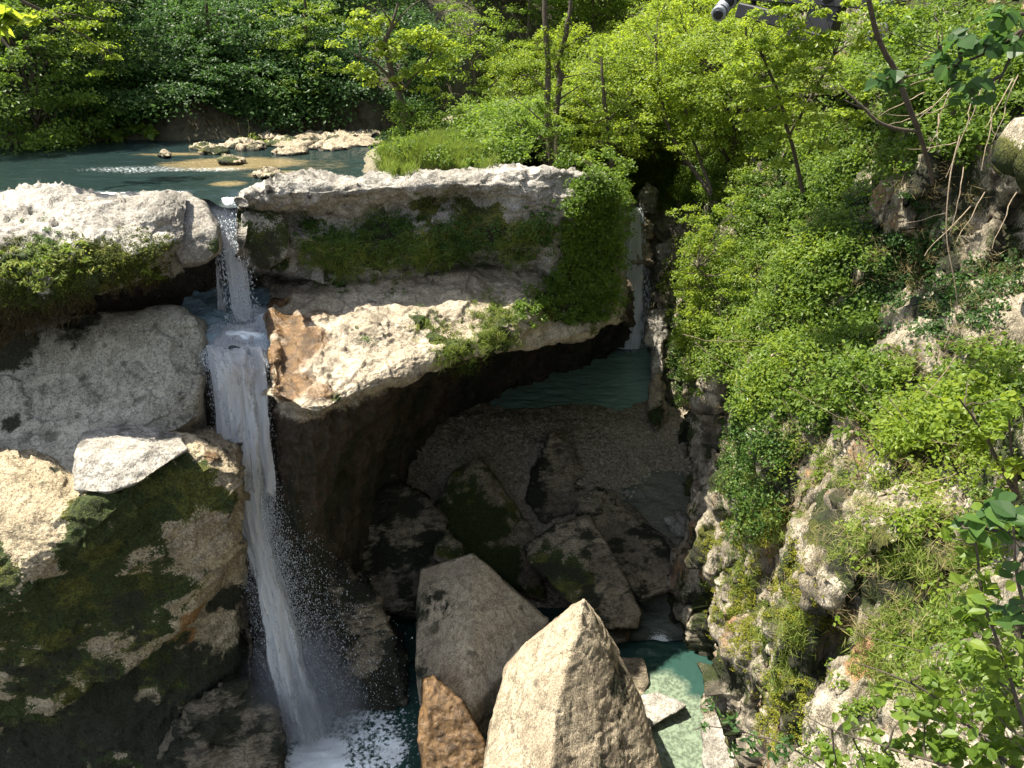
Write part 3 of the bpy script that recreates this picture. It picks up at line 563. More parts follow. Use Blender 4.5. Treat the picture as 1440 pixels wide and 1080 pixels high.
# ------------------------------------------------------------------ water
def water_mat(name, deep, shal, foam=(.75, .8, .82), rough=.08, bs_=.25, sc=2.2, stretch=(1, 2.2, 1)):
    t = NT(name); p = t.pos(stretch); n = t.noise(sc, 5, .62, p, .4); n2 = t.noise(sc*5, 3, .6, p)
    c = t.mix(t.mr(t.math('ADD', t.attr('shallow'), t.math('MULTIPLY', t.math('SUBTRACT', n, .5), .9)), .3, .7), deep, t.mix(t.mr(n2, .4, .6), shal, tuple(a*.5 for a in shal)))
    ff = t.mr(t.math('ADD', t.attr('foam'), t.math('MULTIPLY', t.math('SUBTRACT', n2, .5), 1.8)), .45, .75)
    c = t.mix(ff, c, foam)
    h = t.math('ADD', n, t.math('MULTIPLY', n2, .35))
    b = t.n('ShaderNodeBump', {'Height': h, 'Strength': bs_, 'Distance': .12})
    return t.surf(t.n('ShaderNodeBsdfPrincipled', {'Base Color': c.outputs[2], 'Roughness': t.mr(ff, 0, 1, rough, .6), 'Normal': b, 'IOR': 1.33, 'Specular IOR Level': .5}))
def water_sheet(name, xs, ys, z, mat, amp, attrs, zfn=None):
    Xg, Yg_ = np.meshgrid(xs, ys, indexing='ij'); Z = np.full_like(Xg, z)
    if name == 'river': y0 = 19.6+2.1*ss(-6.2, -5.8, Xg); Yg_ = y0+(Yg_-19.6)/15.4*(35-y0)
    if zfn: Z = zfn(Xg, Yg_)
    p = np.stack([Xg, Yg_, Z], 2); q = p.reshape(-1, 3)
    q[:, 2] += fbm(q, (1.1, .45, 1), 4, 400)*amp+fbm(q, (.3, .16, 1), 3, 401)*amp*.5
    A = {'shallow': np.zeros(len(q)), 'foam': np.zeros(len(q))}
    for (k, px_, py_, r, a, sy) in attrs:
        c = P(px_, py_, z); rr = r*proj(c)[2]/F
        d = np.sqrt(((q[:, 0]-c[0])/rr)**2+((q[:, 1]-c[1])/(rr*sy))**2)
        A[k] = np.maximum(A[k], a*np.clip(1.6-1.3*d, 0, 1))
    o = mesh_obj(name, q, grid_faces(len(xs), len(ys)), mat, attrs=A); o['kind'] = 'structure'; return o
wr = water_mat('river_water', (.014, .026, .026), (.24, .19, .10))
water_sheet('river', np.linspace(-45, -2.9, 420), np.linspace(19.6, 35, 300), .0, wr, .03,
    [('shallow', 330, 230, 110, 1, .55), ('shallow', 450, 232, 70, .35, 1), ('shallow', 400, 245, 60, 1, .5), ('shallow', 240, 217, 60, .8, .35), ('shallow', 320, 258, 30, .8, 1),
     ('foam', 200, 238, 120, .42, .3), ('foam', 300, 238, 60, .45, .35), ('foam', 380, 241, 16, .7, .6), ('foam', 60, 252, 50, .2, .3)],
    lambda X, Y: np.where(Y < 20.9, -.22*ss(20.9, 20.0, Y)*ss(-7.7, -7.3, X)*ss(-6.2, -6.7, X), 0)-ss(20.7, 19.8, Y)*(1-ss(-8.6, -8.2, X)*ss(-5.9, -6.3, X))*1.0)
wf_ = water_mat('fall_pool_water', (.30, .44, .50), (.5, .6, .62), foam=(.86, .9, .92), rough=.25, bs_=.8, sc=4.5)
water_sheet('basin_water', np.linspace(-9.4, -6.1, 160), np.linspace(17.75, 22.6, 200), -3.25, wf_, .16,
    [('foam', 345, 466, 40, .95, 2.2), ('foam', 355, 442, 26, 1.2, 1.5), ('foam', 300, 460, 26, .5, 2), ('foam', 340, 488, 50, .9, 1)],
    lambda X, Y: -3.25-np.clip(18.7-Y, 0, 2)**2*.5+.05*np.sin(X*5+Y*4))
wl = water_mat('pool_water', (.022, .055, .045), (.17, .215, .15), rough=.05, bs_=.3, sc=1.8, stretch=(1, 1, 1))
water_sheet('upper_pool', np.linspace(-1, 9.5, 200), np.linspace(29.4, 43, 220), -12.05, water_mat('green_pool_water', (.20, .32, .28), (.16, .20, .14), rough=.06, bs_=.35, sc=1.8, stretch=(1, 1, 1)), .05,
    [('shallow', 830, 580, 50, .25, 1), ('foam', 885, 485, 24, .8, 1.4), ('foam', 838, 495, 18, .5, 1.2), ('shallow', 940, 585, 20, .8, 2)])
water_sheet('lower_pool', np.linspace(-14, 8.5, 330), np.linspace(9, 23.5, 260), -14.95, wl, .06,
    [('shallow', 955, 1040, 70, 1.3, 1.5), ('shallow', 935, 975, 45, .8, 1.2), ('foam', 938, 850, 16, .8, .7), ('foam', 480, 1050, 120, .62, 1.3), ('foam', 550, 1058, 30, .8, 1.2), ('foam', 445, 1075, 60, 1.1, 1.2)])  # pale patches on the right paint sunlight into the water colour
# stream between the two pools
def stream(X, Y): return np.interp(Y, [20, 21.5, 23, 25, 27, 30], [-14.9, -14.6, -13.7, -13.1, -12.6, -12.1])
water_sheet('stream', np.linspace(3.2, 7, 60), np.linspace(20, 30, 120), -13, water_mat('shallow_stream_water', (.07, .085, .07), (.20, .185, .145), rough=.08, bs_=.5, sc=3), .10, [('foam', 938, 848, 22, .9, 1.5), ('foam', 960, 760, 16, .5, 2), ('shallow', 940, 720, 70, .6, 3)], stream)

# ------------------------------------------------------------------ waterfalls
def fall_mat(name, dens, col=(.96, .97, .98), xs=9, zs=1.1):
    t = NT(name); u = t.n('ShaderNodeAttribute', attribute_name='u').outputs['Fac']; v = t.n('ShaderNodeAttribute', attribute_name='v').outputs['Fac']
    cv = t.n('ShaderNodeCombineXYZ', {0: u, 1: v})
    m1 = t.n('ShaderNodeMapping', {'Vector': cv, 'Scale': (xs, zs, 1)}); n1 = t.noise(1.6, 6, .72, m1, .8)
    m2 = t.n('ShaderNodeMapping', {'Vector': cv, 'Scale': (xs*3, zs*5, 1)}); n2 = t.noise(2.2, 5, .75, m2, .5)
    m3 = t.n('ShaderNodeMapping', {'Vector': cv, 'Scale': (3.2, .55, 1)}); n3 = t.noise(1.5, 3, .6, m3, 1.2)
    e = t.attr('edge')
    a = t.math('ADD', t.math('ADD', t.math('MULTIPLY', n1, .45), t.math('MULTIPLY', n2, .30)), t.math('MULTIPLY', n3, .25))
    al = t.mr(t.math('ADD', a, t.math('ADD', e, dens-1.0)), .47, .56)
    b = t.n('ShaderNodeBump', {'Height': n2, 'Strength': 1.0, 'Distance': .08})
    d = t.n('ShaderNodeBsdfPrincipled', {'Base Color': (*col, 1), 'Roughness': .45, 'Normal': b, 'Specular IOR Level': .6})
    tr = t.n('ShaderNodeBsdfTranslucent', {'Color': (*col, 1)}); m = t.n('ShaderNodeMixShader', {0: .3, 1: d, 2: tr})
    tp = t.n('ShaderNodeBsdfTransparent')
    return t.surf(t.n('ShaderNodeMixShader', {0: al, 1: tp, 2: m}))
FM = fall_mat('falling_water', 1.16); FM2 = fall_mat('thin_falling_water', 1.05)
def ribbon(name, rows, mat, parent, seed, nu=160, nv=60, amp=.12, dens=0, curve=.25, off=0, fade=0):
    """rows: (pxL, pxR, py, v) from lip to foot, bulging towards the viewer"""
    A_ = []
    for (l, r, py, v) in rows:
        a, b = np.array(P(l, py, v)), np.array(P(r, py, v)); w_ = np.linalg.norm(b-a)
        A_.append([a+(b-a)*s+np.array([0, -math.sin(PI*s)*curve*w_-off, 0]) for s in (0, .25, .5, .75, 1)])
    G = catmull(catmull(np.array(A_), nu).transpose(1, 0, 2), nv).transpose(1, 0, 2)
    N = grid_normals(G); q = G.reshape(-1, 3)
    uu = np.tile(np.linspace(0, 1, nv), nu); vv = np.repeat(np.arange(nu)/nu, nv)
    hgt = np.linalg.norm(G[0, 2]-G[-1, 2]); wid = np.linalg.norm(G[nu//2, 0]-G[nu//2, -1])
    s3 = np.stack([uu*wid*3, vv*hgt*.5, np.full_like(uu, seed*3.)], 1)
    q = q+N.reshape(-1, 3)*(fbm(s3, .5, 5, seed)*amp*(.5+1.2*vv))[:, None]
    e = np.minimum(uu, 1-uu)*2; edge = (ss(0, .6, e)-1)*.42+dens-fade*ss(.55, 1, vv)*.6+.12*fbm(np.stack([uu*wid*2, vv*hgt*.35, uu*0+seed], 1), .6, 4, seed+2)
    o = mesh_obj(name, q, grid_faces(nu, nv), mat, parent, attrs={'u': uu*wid+seed, 'v': vv*hgt, 'edge': edge})
    return o
def drops(name, fn, n, mat, parent, rmin, rmax, seed):
    r = RS(seed); c = fn(r, n); s = r.uniform(rmin, rmax, (n, 1, 1))*(r.rand(n, 1, 1)**1.5*1.2+.4)
    base_ = np.array([[1, 0, 0], [-1, 0, 0], [0, 1, 0], [0, -1, 0], [0, 0, 2.4], [0, 0, -2.4]])[None]*s*np.array([.8, .8, 1])
    V = (c[:, None]+base_).reshape(-1, 3); f = np.array([[0, 2, 4], [2, 1, 4], [1, 3, 4], [3, 0, 4], [2, 0, 5], [1, 2, 5], [3, 1, 5], [0, 3, 5]])
    Fc = (f[None]+np.arange(n)[:, None, None]*6).reshape(-1, 3)
    return mesh_obj(name, V, Fc, mat, parent)
def dropmat():
    t = NT('water_drops'); d = t.n('ShaderNodeBsdfPrincipled', {'Base Color': (.85, .9, .95, 1), 'Roughness': .25}); tr = t.n('ShaderNodeBsdfTranslucent', {'Color': (.85, .9, .95, 1)})
    return t.surf(t.n('ShaderNodeMixShader', {0: .4, 1: d, 2: tr}))
DM = dropmat()
def path_pts(rows):
    def fn(r, n, side=.0, spread=.15):
        R = np.array(rows, float); t = r.rand(n)*(len(R)-1); i = t.astype(int).clip(0, len(R)-2); f = (t-i)[:, None]
        v = R[i]*(1-f)+R[i+1]*f; s = r.rand(n)*1.1-.05
        pts = np.array([P(l+(rr-l)*ss_, py, Y) for (l, rr, py, Y), ss_ in zip(v, s)])
        pts[:, 1] -= .15+np.abs(r.randn(n))*.25*(.3+t/len(R)); pts[:, 0] += r.randn(n)*spread*(t/len(R)); return pts
    return fn
wfall = empty('waterfall', W(340, 19, -3.3)); tag(wfall, 'tall two step white waterfall dropping from the river rim past the left cliff', 'waterfall')
def rel(o, root):
    o.parent = root; o.matrix_parent_inverse = Matrix.Translation(-root.location); return o
top = [(284, 336, 276, 20.45), (292, 338, 290, 20.1), (303, 343, 310, 19.9), (313, 350, 350, 19.75), (322, 356, 400, 19.6), (330, 362, 446, 19.55)]
for k in range(3): rel(ribbon('upper_drop', top, FM, None, 3+k, 140, 50, .10, .10-.07*k, .2, .07*k), wfall)
thin = [(296, 316, 345, 20.4), (300, 320, 380, 20.3), (300, 326, 440, 20.2)]
rel(ribbon('thin_side_drop', thin, FM2, None, 9, 80, 30, .05, -.05, .05), wfall)
low = [(306, 384, 452, 19.3), (296, 380, 468, 18.75), (288, 375, 480, 18.2), (291, 375, 494, 17.9), (299, 378, 512, 17.8), (306, 380, 560, 17.85), (316, 386, 640, 17.6), (330, 392, 720, 17.4), (350, 404, 790, 17.2), (362, 428, 860, 17.0), (374, 450, 940, 16.8), (386, 475, 1010, 16.6), (396, 505, 1085, 16.4)]
for k in range(4): rel(ribbon('lower_drop', low, FM if k < 2 else FM2, None, 13+k, 300, 70, .22, [-.06, -.10, .02, .04][k], .22, .10*k-.05), wfall)
left = [(290, 312, 482, 18.0), (292, 316, 500, 17.8), (302, 326, 560, 17.7), (310, 340, 640, 17.4), (328, 352, 720, 17.2)]
rel(ribbon('lower_drop', left, FM, None, 23, 160, 30, .1, .12, .2, .12, 1), wfall)
right = [(350, 374, 484, 17.95), (358, 378, 520, 17.75), (364, 384, 600, 17.6), (374, 396, 690, 17.4), (380, 408, 760, 17.2)]
rel(ribbon('lower_drop', right, FM, None, 27, 160, 30, .14, .08, .2, .12, 1), wfall)
rel(drops('droplets', path_pts(top), 5000, DM, None, .006, .016, 31), wfall)
rel(drops('droplets', path_pts(low), 34000, DM, None, .003, .010, 32), wfall)
sprayr = [(375, 400, 680, 17.3), (380, 440, 770, 17.1), (390, 500, 850, 16.9), (410, 540, 930, 16.7), (430, 560, 1010, 16.4), (440, 575, 1080, 16.)]
def sprayfn(r, n):
    R = np.array(sprayr, float); t = r.rand(n)**.8*(len(R)-1); i = t.astype(int).clip(0, len(R)-2); f = (t-i)[:, None]; v = R[i]*(1-f)+R[i+1]*f
    s = np.abs(r.randn(n))**1.3*.32; pts = np.array([P(l+(rr-l)*q, py, Y) for (l, rr, py, Y), q in zip(v, s)]); pts[:, 1] += r.randn(n)*.5; return pts
sp_ = drops('spray', sprayfn, 26000, DM, None, .003, .011, 33); rel(sp_, wfall)
def mist(name, c, r, dens, parent):
    t = NT(name+'_air'); t.t.nodes.remove(t.out); t.out = t.n('ShaderNodeOutputMaterial')
    tc = t.n('ShaderNodeTexCoord'); l = t.n('ShaderNodeVectorMath', {0: tc.outputs['Object']}, operation='LENGTH'); n = t.noise(1.8, 3, .6, tc.outputs['Object'])
    f = t.math('MULTIPLY', t.mr(l.outputs['Value'], 1.0, .15), t.math('MULTIPLY', t.mr(n, .3, .7), dens))
    vol = t.n('ShaderNodeVolumePrincipled', {'Color': (.92, .95, 1, 1), 'Density': f, 'Anisotropy': .2})
    t.t.links.new(vol.outputs[0], t.out.inputs['Volume'])
    bm = bmesh.new(); bmesh.ops.create_icosphere(bm, subdivisions=3, radius=1); me = bpy.data.meshes.new(name); bm.to_mesh(me); bm.free(); me.materials.append(t.m)
    o = bpy.data.objects.new(name, me); COL.objects.link(o); o.location = c; o.scale = r
    if parent: o.parent = parent; o.matrix_parent_inverse = Matrix.Translation(-parent.location)
    return o
mist('mist', P(430, 1000, 16.4), (1.9, 1.6, 3.6), 1.5, wfall)
wf2 = empty('waterfall', W(880, 41, -12)); tag(wf2, 'distant shaded waterfall spilling into the upper pool at the head of the gorge', 'waterfall')
far = [(882, 902, 292, 42.0), (876, 906, 330, 41.2), (872, 908, 370, 40.6), (866, 910, 410, 40.), (860, 910, 450, 39.4), (858, 906, 484, 39.0)]
for k in range(4): rel(ribbon('upper_drop', far, FM, None, 43+k, 120, 40, .2, .06-.03*k, .15, .15*k), wf2)
rel(drops('droplets', path_pts(far), 3500, DM, None, .015, .045, 47), wf2)
rel(ribbon('side_drop', [(822, 858, 448, 38.2), (822, 858, 470, 38), (820, 862, 492, 37.9)], FM2, None, 49, 60, 40, .1, .02, .1), wf2)
mist('mist', P(885, 460, 39.4), (1.6, 1.3, 2.2), .8, wf2)
# ------------------------------------------------------------------ foliage
def unit(a): return a/np.maximum(np.linalg.norm(a, axis=-1, keepdims=True), 1e-9)
def leaves(name, c, n, size, mat, r, parent=None, tint=None, wid=.55, tilt=.6, shape=4, droop=0.0, d=None):
    """one small folded face per leaf; c centres, n mean normals"""
    N_ = len(c); nn = unit(n+r.randn(N_, 3)*tilt)
    if d is None: d = r.randn(N_, 3)
    d = d-nn*np.sum(d*nn, 1, keepdims=True); d = unit(d); d[:, 2] -= droop; d = unit(d)
    b = unit(np.cross(nn, d)); nn = np.cross(d, b)
    L = (size*r.uniform(.65, 1.3, N_))[:, None]; Wd = L*wid*.5
    if shape == 4:
        V = np.stack([c-d*L*.45, c+b*Wd+nn*Wd*.35-d*L*.05, c+d*L*.55, c-b*Wd+nn*Wd*.35-d*L*.05], 1)
        Fc = np.arange(N_*4).reshape(N_, 4); k = 4
    else:                                # ovate leaf : folded, pointed tip, two halves
        pr = [(-.5, 0, 0), (-.3, .8, .3), (0, 1, .35), (.3, .62, .2), (.6, 0, -.12)]
        R = [c+d*L*a+b*Wd*w_+nn*Wd*h_ for a, w_, h_ in pr]; Lf = [c+d*L*a-b*Wd*w_+nn*Wd*h_ for a, w_, h_ in pr[1:4]]
        mid = [c-d*L*.02, c+d*L*.3-nn*L*.02]
        V = np.stack([R[0], R[1], R[2], R[3], R[4], Lf[2], Lf[1], Lf[0], mid[0]], 1)
        f = np.array([[0, 1, 2, 8], [8, 2, 3, 4], [8, 4, 5, 6], [0, 8, 6, 7]]); Fc = (f[None]+np.arange(N_)[:, None, None]*9).reshape(-1, 4); k = 9
    t = r.rand(N_) if tint is None else np.clip(tint+r.randn(N_)*.16, 0, 1)
    return mesh_obj(name, V.reshape(-1, 3), Fc, mat, parent, smooth=False, attrs={'tint': np.repeat(t, k)})
def clump_pts(r, cc, rad, k, flat=.45):
    q = unit(r.randn(len(cc), k, 3))*(r.rand(len(cc), k, 1)**.45)
    q[..., 2] *= flat; rad = np.asarray(rad).reshape(-1, 1, 1)*np.ones((len(cc), 1, 1))
    return (cc[:, None]+q*rad).reshape(-1, 3), q.reshape(-1, 3)
def tube(paths, mat, name, parent=None, sides=6):
    """paths: list of (points, radii) -> one mesh"""
    V, Fc, b = [], [], 0
    for pts, rad in paths:
        pts = np.array(pts, float); m = len(pts); rad = np.array(rad, float)*np.ones(m)
        T = unit(np.gradient(pts, axis=0)); a = unit(np.cross(T, [.31, .17, .93]) if abs(T[0][2]) < .9 else np.cross(T, [1, .1, 0])); c2 = np.cross(T, a)
        th = np.arange(sides)*2*PI/sides
        ring = pts[:, None]+rad[:, None, None]*(np.cos(th)[None, :, None]*a[:, None]+np.sin(th)[None, :, None]*c2[:, None])
        V.append(ring.reshape(-1, 3)); i = np.arange(m-1)[:, None]*sides; j = np.arange(sides)[None]; k = (j+1) % sides
        Fc.append(np.stack([i+j, i+k, i+sides+k, i+sides+j], 2).reshape(-1, 4)+b); b += m*sides
    return mesh_obj(name, np.concatenate(V), np.concatenate(Fc), mat, parent)
def wig(r, a, b, n=8, w=.1, sag=0):
    a, b = np.array(a, float), np.array(b, float); t = np.linspace(0, 1, n)[:, None]; L = np.linalg.norm(b-a)
    p = a+(b-a)*t+np.cumsum(r.randn(n, 3), 0)*w*L/n*np.sin(PI*t)**.3*(t > 0); p[:, 2] += sag*L*np.sin(PI*t[:, 0]); return p
def make_tree(kind, loc, h, R, seed, mat, label, leaf=.15, ncl=150, k=90, trunk_r=.14, low=.25, flat=.4, lean=(0, 0), group='trees on the far bank', cat='tree', crad=.26, hide=False):
    r = RS(seed); root = empty(kind, loc); tag(root, label, cat, group)
    top = np.array([lean[0], lean[1], h]); tp = wig(r, (0, 0, -.6), top*.93, 10, .12)
    br = [(tp, np.linspace(trunk_r, trunk_r*.25, 10))]
    cz = h*(low+(1-low)*.5); hz = h*(1-low)*.5
    u = unit(r.randn(ncl, 3)); u[:, 2] = u[:, 2]*.9+.05; rr = r.uniform(.35, 1, (ncl, 1))**.5
    lump = 1+.3*fbm(u+seed, .8, 3, seed)[:, None]
    cc = u*rr*lump*np.array([R, R, hz])+np.array([lean[0]*.6, lean[1]*.6, cz])
    for i in range(0, min(ncl, 42)):
        j = int(np.clip((cc[i][2]/h-.15)*8, 1, 8)); br.append((wig(r, tp[j], cc[i], 7, .18, .04), np.linspace(trunk_r*.35, .012, 7)))
    tube(br, M['bark'], 'trunk', root, 6)
    cr = R*crad*r.uniform(.6, 1.35, ncl)
    P_, q = clump_pts(r, cc, cr, k, flat)
    out = unit(np.repeat(cc-np.array([0, 0, cz*.8]), k, 0)); P_[:, 2] -= (np.linalg.norm(q[:, :2], axis=1)**2)*np.repeat(cr, k)*.35
    cl = np.repeat(r.rand(ncl)*.5+.25, k)
    leaves('crown', P_, np.array([0, 0, .9])+out*.5, leaf, mat, r, root, tint=cl, tilt=.5, droop=.25)
    return root
def gz(name, X, Y):
    return {'f': far_bank, 'n': near_bank, 'r': right_hill}[name](np.array([X]), np.array([Y]))[0]
# far bank, left : big overhanging trees in shade
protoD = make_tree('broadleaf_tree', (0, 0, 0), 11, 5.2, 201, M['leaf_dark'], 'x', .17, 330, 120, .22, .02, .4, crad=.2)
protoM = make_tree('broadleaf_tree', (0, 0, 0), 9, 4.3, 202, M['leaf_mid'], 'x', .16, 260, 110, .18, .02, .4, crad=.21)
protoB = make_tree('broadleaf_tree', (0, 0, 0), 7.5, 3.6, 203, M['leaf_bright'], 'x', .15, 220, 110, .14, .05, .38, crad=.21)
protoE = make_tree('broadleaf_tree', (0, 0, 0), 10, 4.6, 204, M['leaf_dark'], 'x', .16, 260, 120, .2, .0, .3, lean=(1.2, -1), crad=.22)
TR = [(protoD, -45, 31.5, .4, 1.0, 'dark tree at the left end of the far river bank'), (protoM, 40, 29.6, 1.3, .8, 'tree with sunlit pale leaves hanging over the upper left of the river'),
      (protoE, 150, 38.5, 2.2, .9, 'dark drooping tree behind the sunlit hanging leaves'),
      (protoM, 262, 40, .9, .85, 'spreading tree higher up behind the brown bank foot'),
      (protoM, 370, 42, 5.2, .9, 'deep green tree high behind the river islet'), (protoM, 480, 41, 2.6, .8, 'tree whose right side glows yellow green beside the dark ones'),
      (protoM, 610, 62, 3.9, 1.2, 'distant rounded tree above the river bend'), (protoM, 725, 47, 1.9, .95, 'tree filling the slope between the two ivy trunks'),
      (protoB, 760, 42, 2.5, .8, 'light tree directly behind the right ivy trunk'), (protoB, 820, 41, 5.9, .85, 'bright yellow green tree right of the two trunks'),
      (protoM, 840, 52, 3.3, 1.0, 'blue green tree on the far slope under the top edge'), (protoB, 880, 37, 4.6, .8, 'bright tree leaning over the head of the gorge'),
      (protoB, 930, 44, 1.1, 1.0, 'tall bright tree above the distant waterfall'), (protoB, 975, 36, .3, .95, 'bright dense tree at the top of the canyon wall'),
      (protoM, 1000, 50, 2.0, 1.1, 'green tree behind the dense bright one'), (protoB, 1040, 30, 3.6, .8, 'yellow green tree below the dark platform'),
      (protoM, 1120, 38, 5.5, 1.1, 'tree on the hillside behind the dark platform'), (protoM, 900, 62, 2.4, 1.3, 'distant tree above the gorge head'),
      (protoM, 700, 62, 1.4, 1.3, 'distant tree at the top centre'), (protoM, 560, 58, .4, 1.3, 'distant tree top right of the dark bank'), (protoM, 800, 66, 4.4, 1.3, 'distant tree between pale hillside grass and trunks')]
first = set()
def ground_at(X, Y, n):
    return gz(n, X, Y)
for (pr, px_, Y_, rz, s_, lab) in TR:
    X_ = W(px_, Y_, 2)[0]
    zb = ground_at(X_, Y_, 'f')-.3
    if px_ > 930 and Y_ < 60: zb = max(ground_at(X_, Y_, 'r')-2.2, -3)
    elif px_ > 740 and Y_ < 46: zb = -2.2
    if id(pr) in first: o = dup(pr, (X_, Y_, zb), rz, s_, lab)
    else: o = pr; first.add(id(pr)); o.location = (X_, Y_, zb); o.rotation_euler = (0, 0, rz); o.scale = (s_,)*3; o['label'] = lab
# woodland mass behind : far hillside undergrowth
r = RS(77); pts = []
Xw = r.uniform(-40, 40, 1500); Yw = r.uniform(33, 75, 1500)
keep = far_bank(Xw, Yw) > .8
Xw, Yw = Xw[keep], Yw[keep]; Zw = far_bank(Xw, Yw)+r.uniform(.2, 1.6, len(Xw))
cc = np.stack([Xw, Yw, Zw], 1); Pw, q = clump_pts(r, cc, r.uniform(.6, 1.3, len(cc)), 70, .6)
woods = leaves('undergrowth', Pw, np.tile([0, -.2, .8], (len(Pw), 1)), .2, M['leaf_mid'], r, tint=np.repeat(r.rand(len(cc))*.5+.1, 70)); woods['kind'] = 'stuff'; woods['label'] = 'low leafy undergrowth covering the far hillside'
# bank foot : hanging brown roots and butterbur leaves
def sample(regions, n, r, jit=.6, only=None, up=None):
    """points on rock surfaces inside ellipses given as (px, py, rx, ry)"""
    out = []; w_ = np.array([a[2]*a[3] for a in regions], float); w_ /= w_.sum()
    for k in r.choice(len(regions), n, p=w_):
        a = regions[k]; th = r.uniform(0, 2*PI); q = math.sqrt(r.rand())
        h = hit(a[0]+a[2]*q*math.cos(th), a[1]+a[3]*q*math.sin(th), jit, r)
        if h and (only is None or h[2] in only): out.append((*h[0], *h[1], h[3]))
    return np.array(out) if out else np.zeros((0, 7))
def cover(name, regions, n, k, rad, leaf, mat, seed, label, cat=None, kind='stuff', flat=.6, off=.08, tint=None, wid=.55, shape=4, only=None, tilt=.6, noise=None, upk=.6, stretch=0, group=None, droop=.1, jit=.6):
    r = RS(seed); s_ = sample(regions, n, r, jit, only)
    if noise is not None:
        m = fbm(s_[:, :3], noise[0], 3, seed) > noise[1]; s_ = s_[m]
    c = s_[:, :3]+s_[:, 3:6]*off; rd = rad*r.uniform(.5, 1.5, len(c))
    Pc, q = clump_pts(r, c, rd, k, flat)
    if stretch: Pc[:, 2] -= np.abs(r.randn(len(Pc)))*np.repeat(rd, k)*stretch
    nn = np.repeat(s_[:, 3:6], k, 0)*.7+np.array([0, 0, upk])
    tt = np.repeat((r.rand(len(c))*.5+.25) if tint is None else np.clip(tint+r.randn(len(c))*.12, 0, 1), k)
    o = leaves(name, Pc, nn, leaf, mat, r, tint=tt, wid=wid, shape=shape, tilt=tilt, droop=droop)
    tag(o, label, cat, group, kind); return o
WALL = ('canyon_wall', 'right_hillside')
# ivy, bramble and moss on the canyon wall
big = [(1000, 330, 70, 90), (1010, 460, 60, 80), (1090, 300, 110, 150), (1180, 120, 230, 130), (1330, 100, 130, 90), (1120, 330, 90, 120), (1110, 480, 130, 110), (1230, 570, 120, 60), (1380, 560, 70, 60), (1150, 230, 130, 50), (1000, 200, 70, 90)]
cover('ivy', [(1055, 620, 34, 100), (1060, 700, 30, 60), (1150, 420, 70, 100), (955, 520, 26, 60), (1100, 590, 60, 60), (960, 450, 30, 60), (1130, 300, 80, 100)], 2700, 22, .26, .075, M['leaf_ivy'], 301, 'dark green ivy blanketing the canyon wall', only=WALL, off=.05, noise=((1.4, 1, 3), -.28), wid=.8, upk=.2)
cover('wall_shrubbery', big, 2600, 55, .42, .11, M['leaf_mid'], 302, 'dense leafy growth covering the upper canyon wall', only=WALL, off=.28, noise=((1.6, 1.2, 2.4), -.2), droop=.25)
cover('alcove_ivy', [(1290, 380, 100, 90), (1380, 400, 50, 80), (1240, 300, 60, 40)], 700, 24, .24, .07, M['leaf_dark'], 309, 'dark ivy hanging in the shaded alcove of the canyon wall', only=WALL, off=.04, noise=(1.2, -.05), wid=.8, upk=.2)
cover('wall_shrubbery', [(1000, 120, 80, 110), (1010, 300, 70, 110), (985, 400, 55, 90), (1100, 120, 120, 110), (1060, 500, 100, 60), (1130, 380, 60, 50), (1330, 600, 90, 60)], 1500, 55, .40, .10, M['leaf_bright'], 303, 'bright spring growth on the upper canyon wall', only=WALL, off=.38, noise=((1.4, 1.2, 2), -.06), droop=.25, tint=.55)
cover('bramble', [(1250, 700, 70, 120), (1290, 820, 70, 110), (1150, 600, 110, 60), (1340, 760, 50, 60), (1210, 620, 100, 70), (1380, 640, 60, 60)], 700, 20, .24, .07, M['leaf_bright'], 304, 'sparse sunlit bramble over the middle of the canyon wall', only=WALL, off=.15, noise=((.9, .7, 2.2), -.03), tint=.5, wid=.7)
cover('dry_growth', [(1200, 400, 220, 250), (1250, 750, 130, 160), (1060, 500, 100, 140)], 520, 14, .3, .26, M['straw'], 308, 'dead stems and dry grass between the leaves on the canyon wall', only=WALL, off=.3, wid=.022, tint=.4, droop=.3)
cover('bramble', [(1300, 960, 120, 90), (1400, 860, 60, 120), (1200, 1040, 120, 50), (1340, 700, 60, 50), (1100, 1060, 60, 30)], 1300, 16, .15, .055, M['leaf_mid'], 307, 'low leafy bramble over the nearest part of the canyon wall', only=WALL, off=.08, noise=((.8, .7, 1.6), -.06), tint=.55, wid=.7, jit=.3)
cover('hanging_grass', [(1080, 700, 50, 60), (1290, 860, 80, 110), (1240, 760, 50, 80), (1030, 800, 30, 60), (1110, 900, 36, 80), (1190, 640, 60, 40)], 1500, 22, .16, .20, M['grass'], 305, 'thin pale grass hanging on the canyon wall ledges', only=WALL, off=.05, noise=((.8, .6, 2.4), -.12), wid=.07, stretch=.8, droop=.7)
cover('moss_cushions', [(1045, 860, 26, 70), (1110, 830, 26, 60), (1100, 1000, 26, 70), (1150, 900, 16, 60), (1010, 820, 24, 80), (1060, 740, 50, 40)], 2200, 26, .085, .03, M['leaf_moss'], 306, 'yellow green moss cushions on the lower canyon wall', only=WALL, off=.02, noise=(.6, -.12), tint=.75, wid=.8)
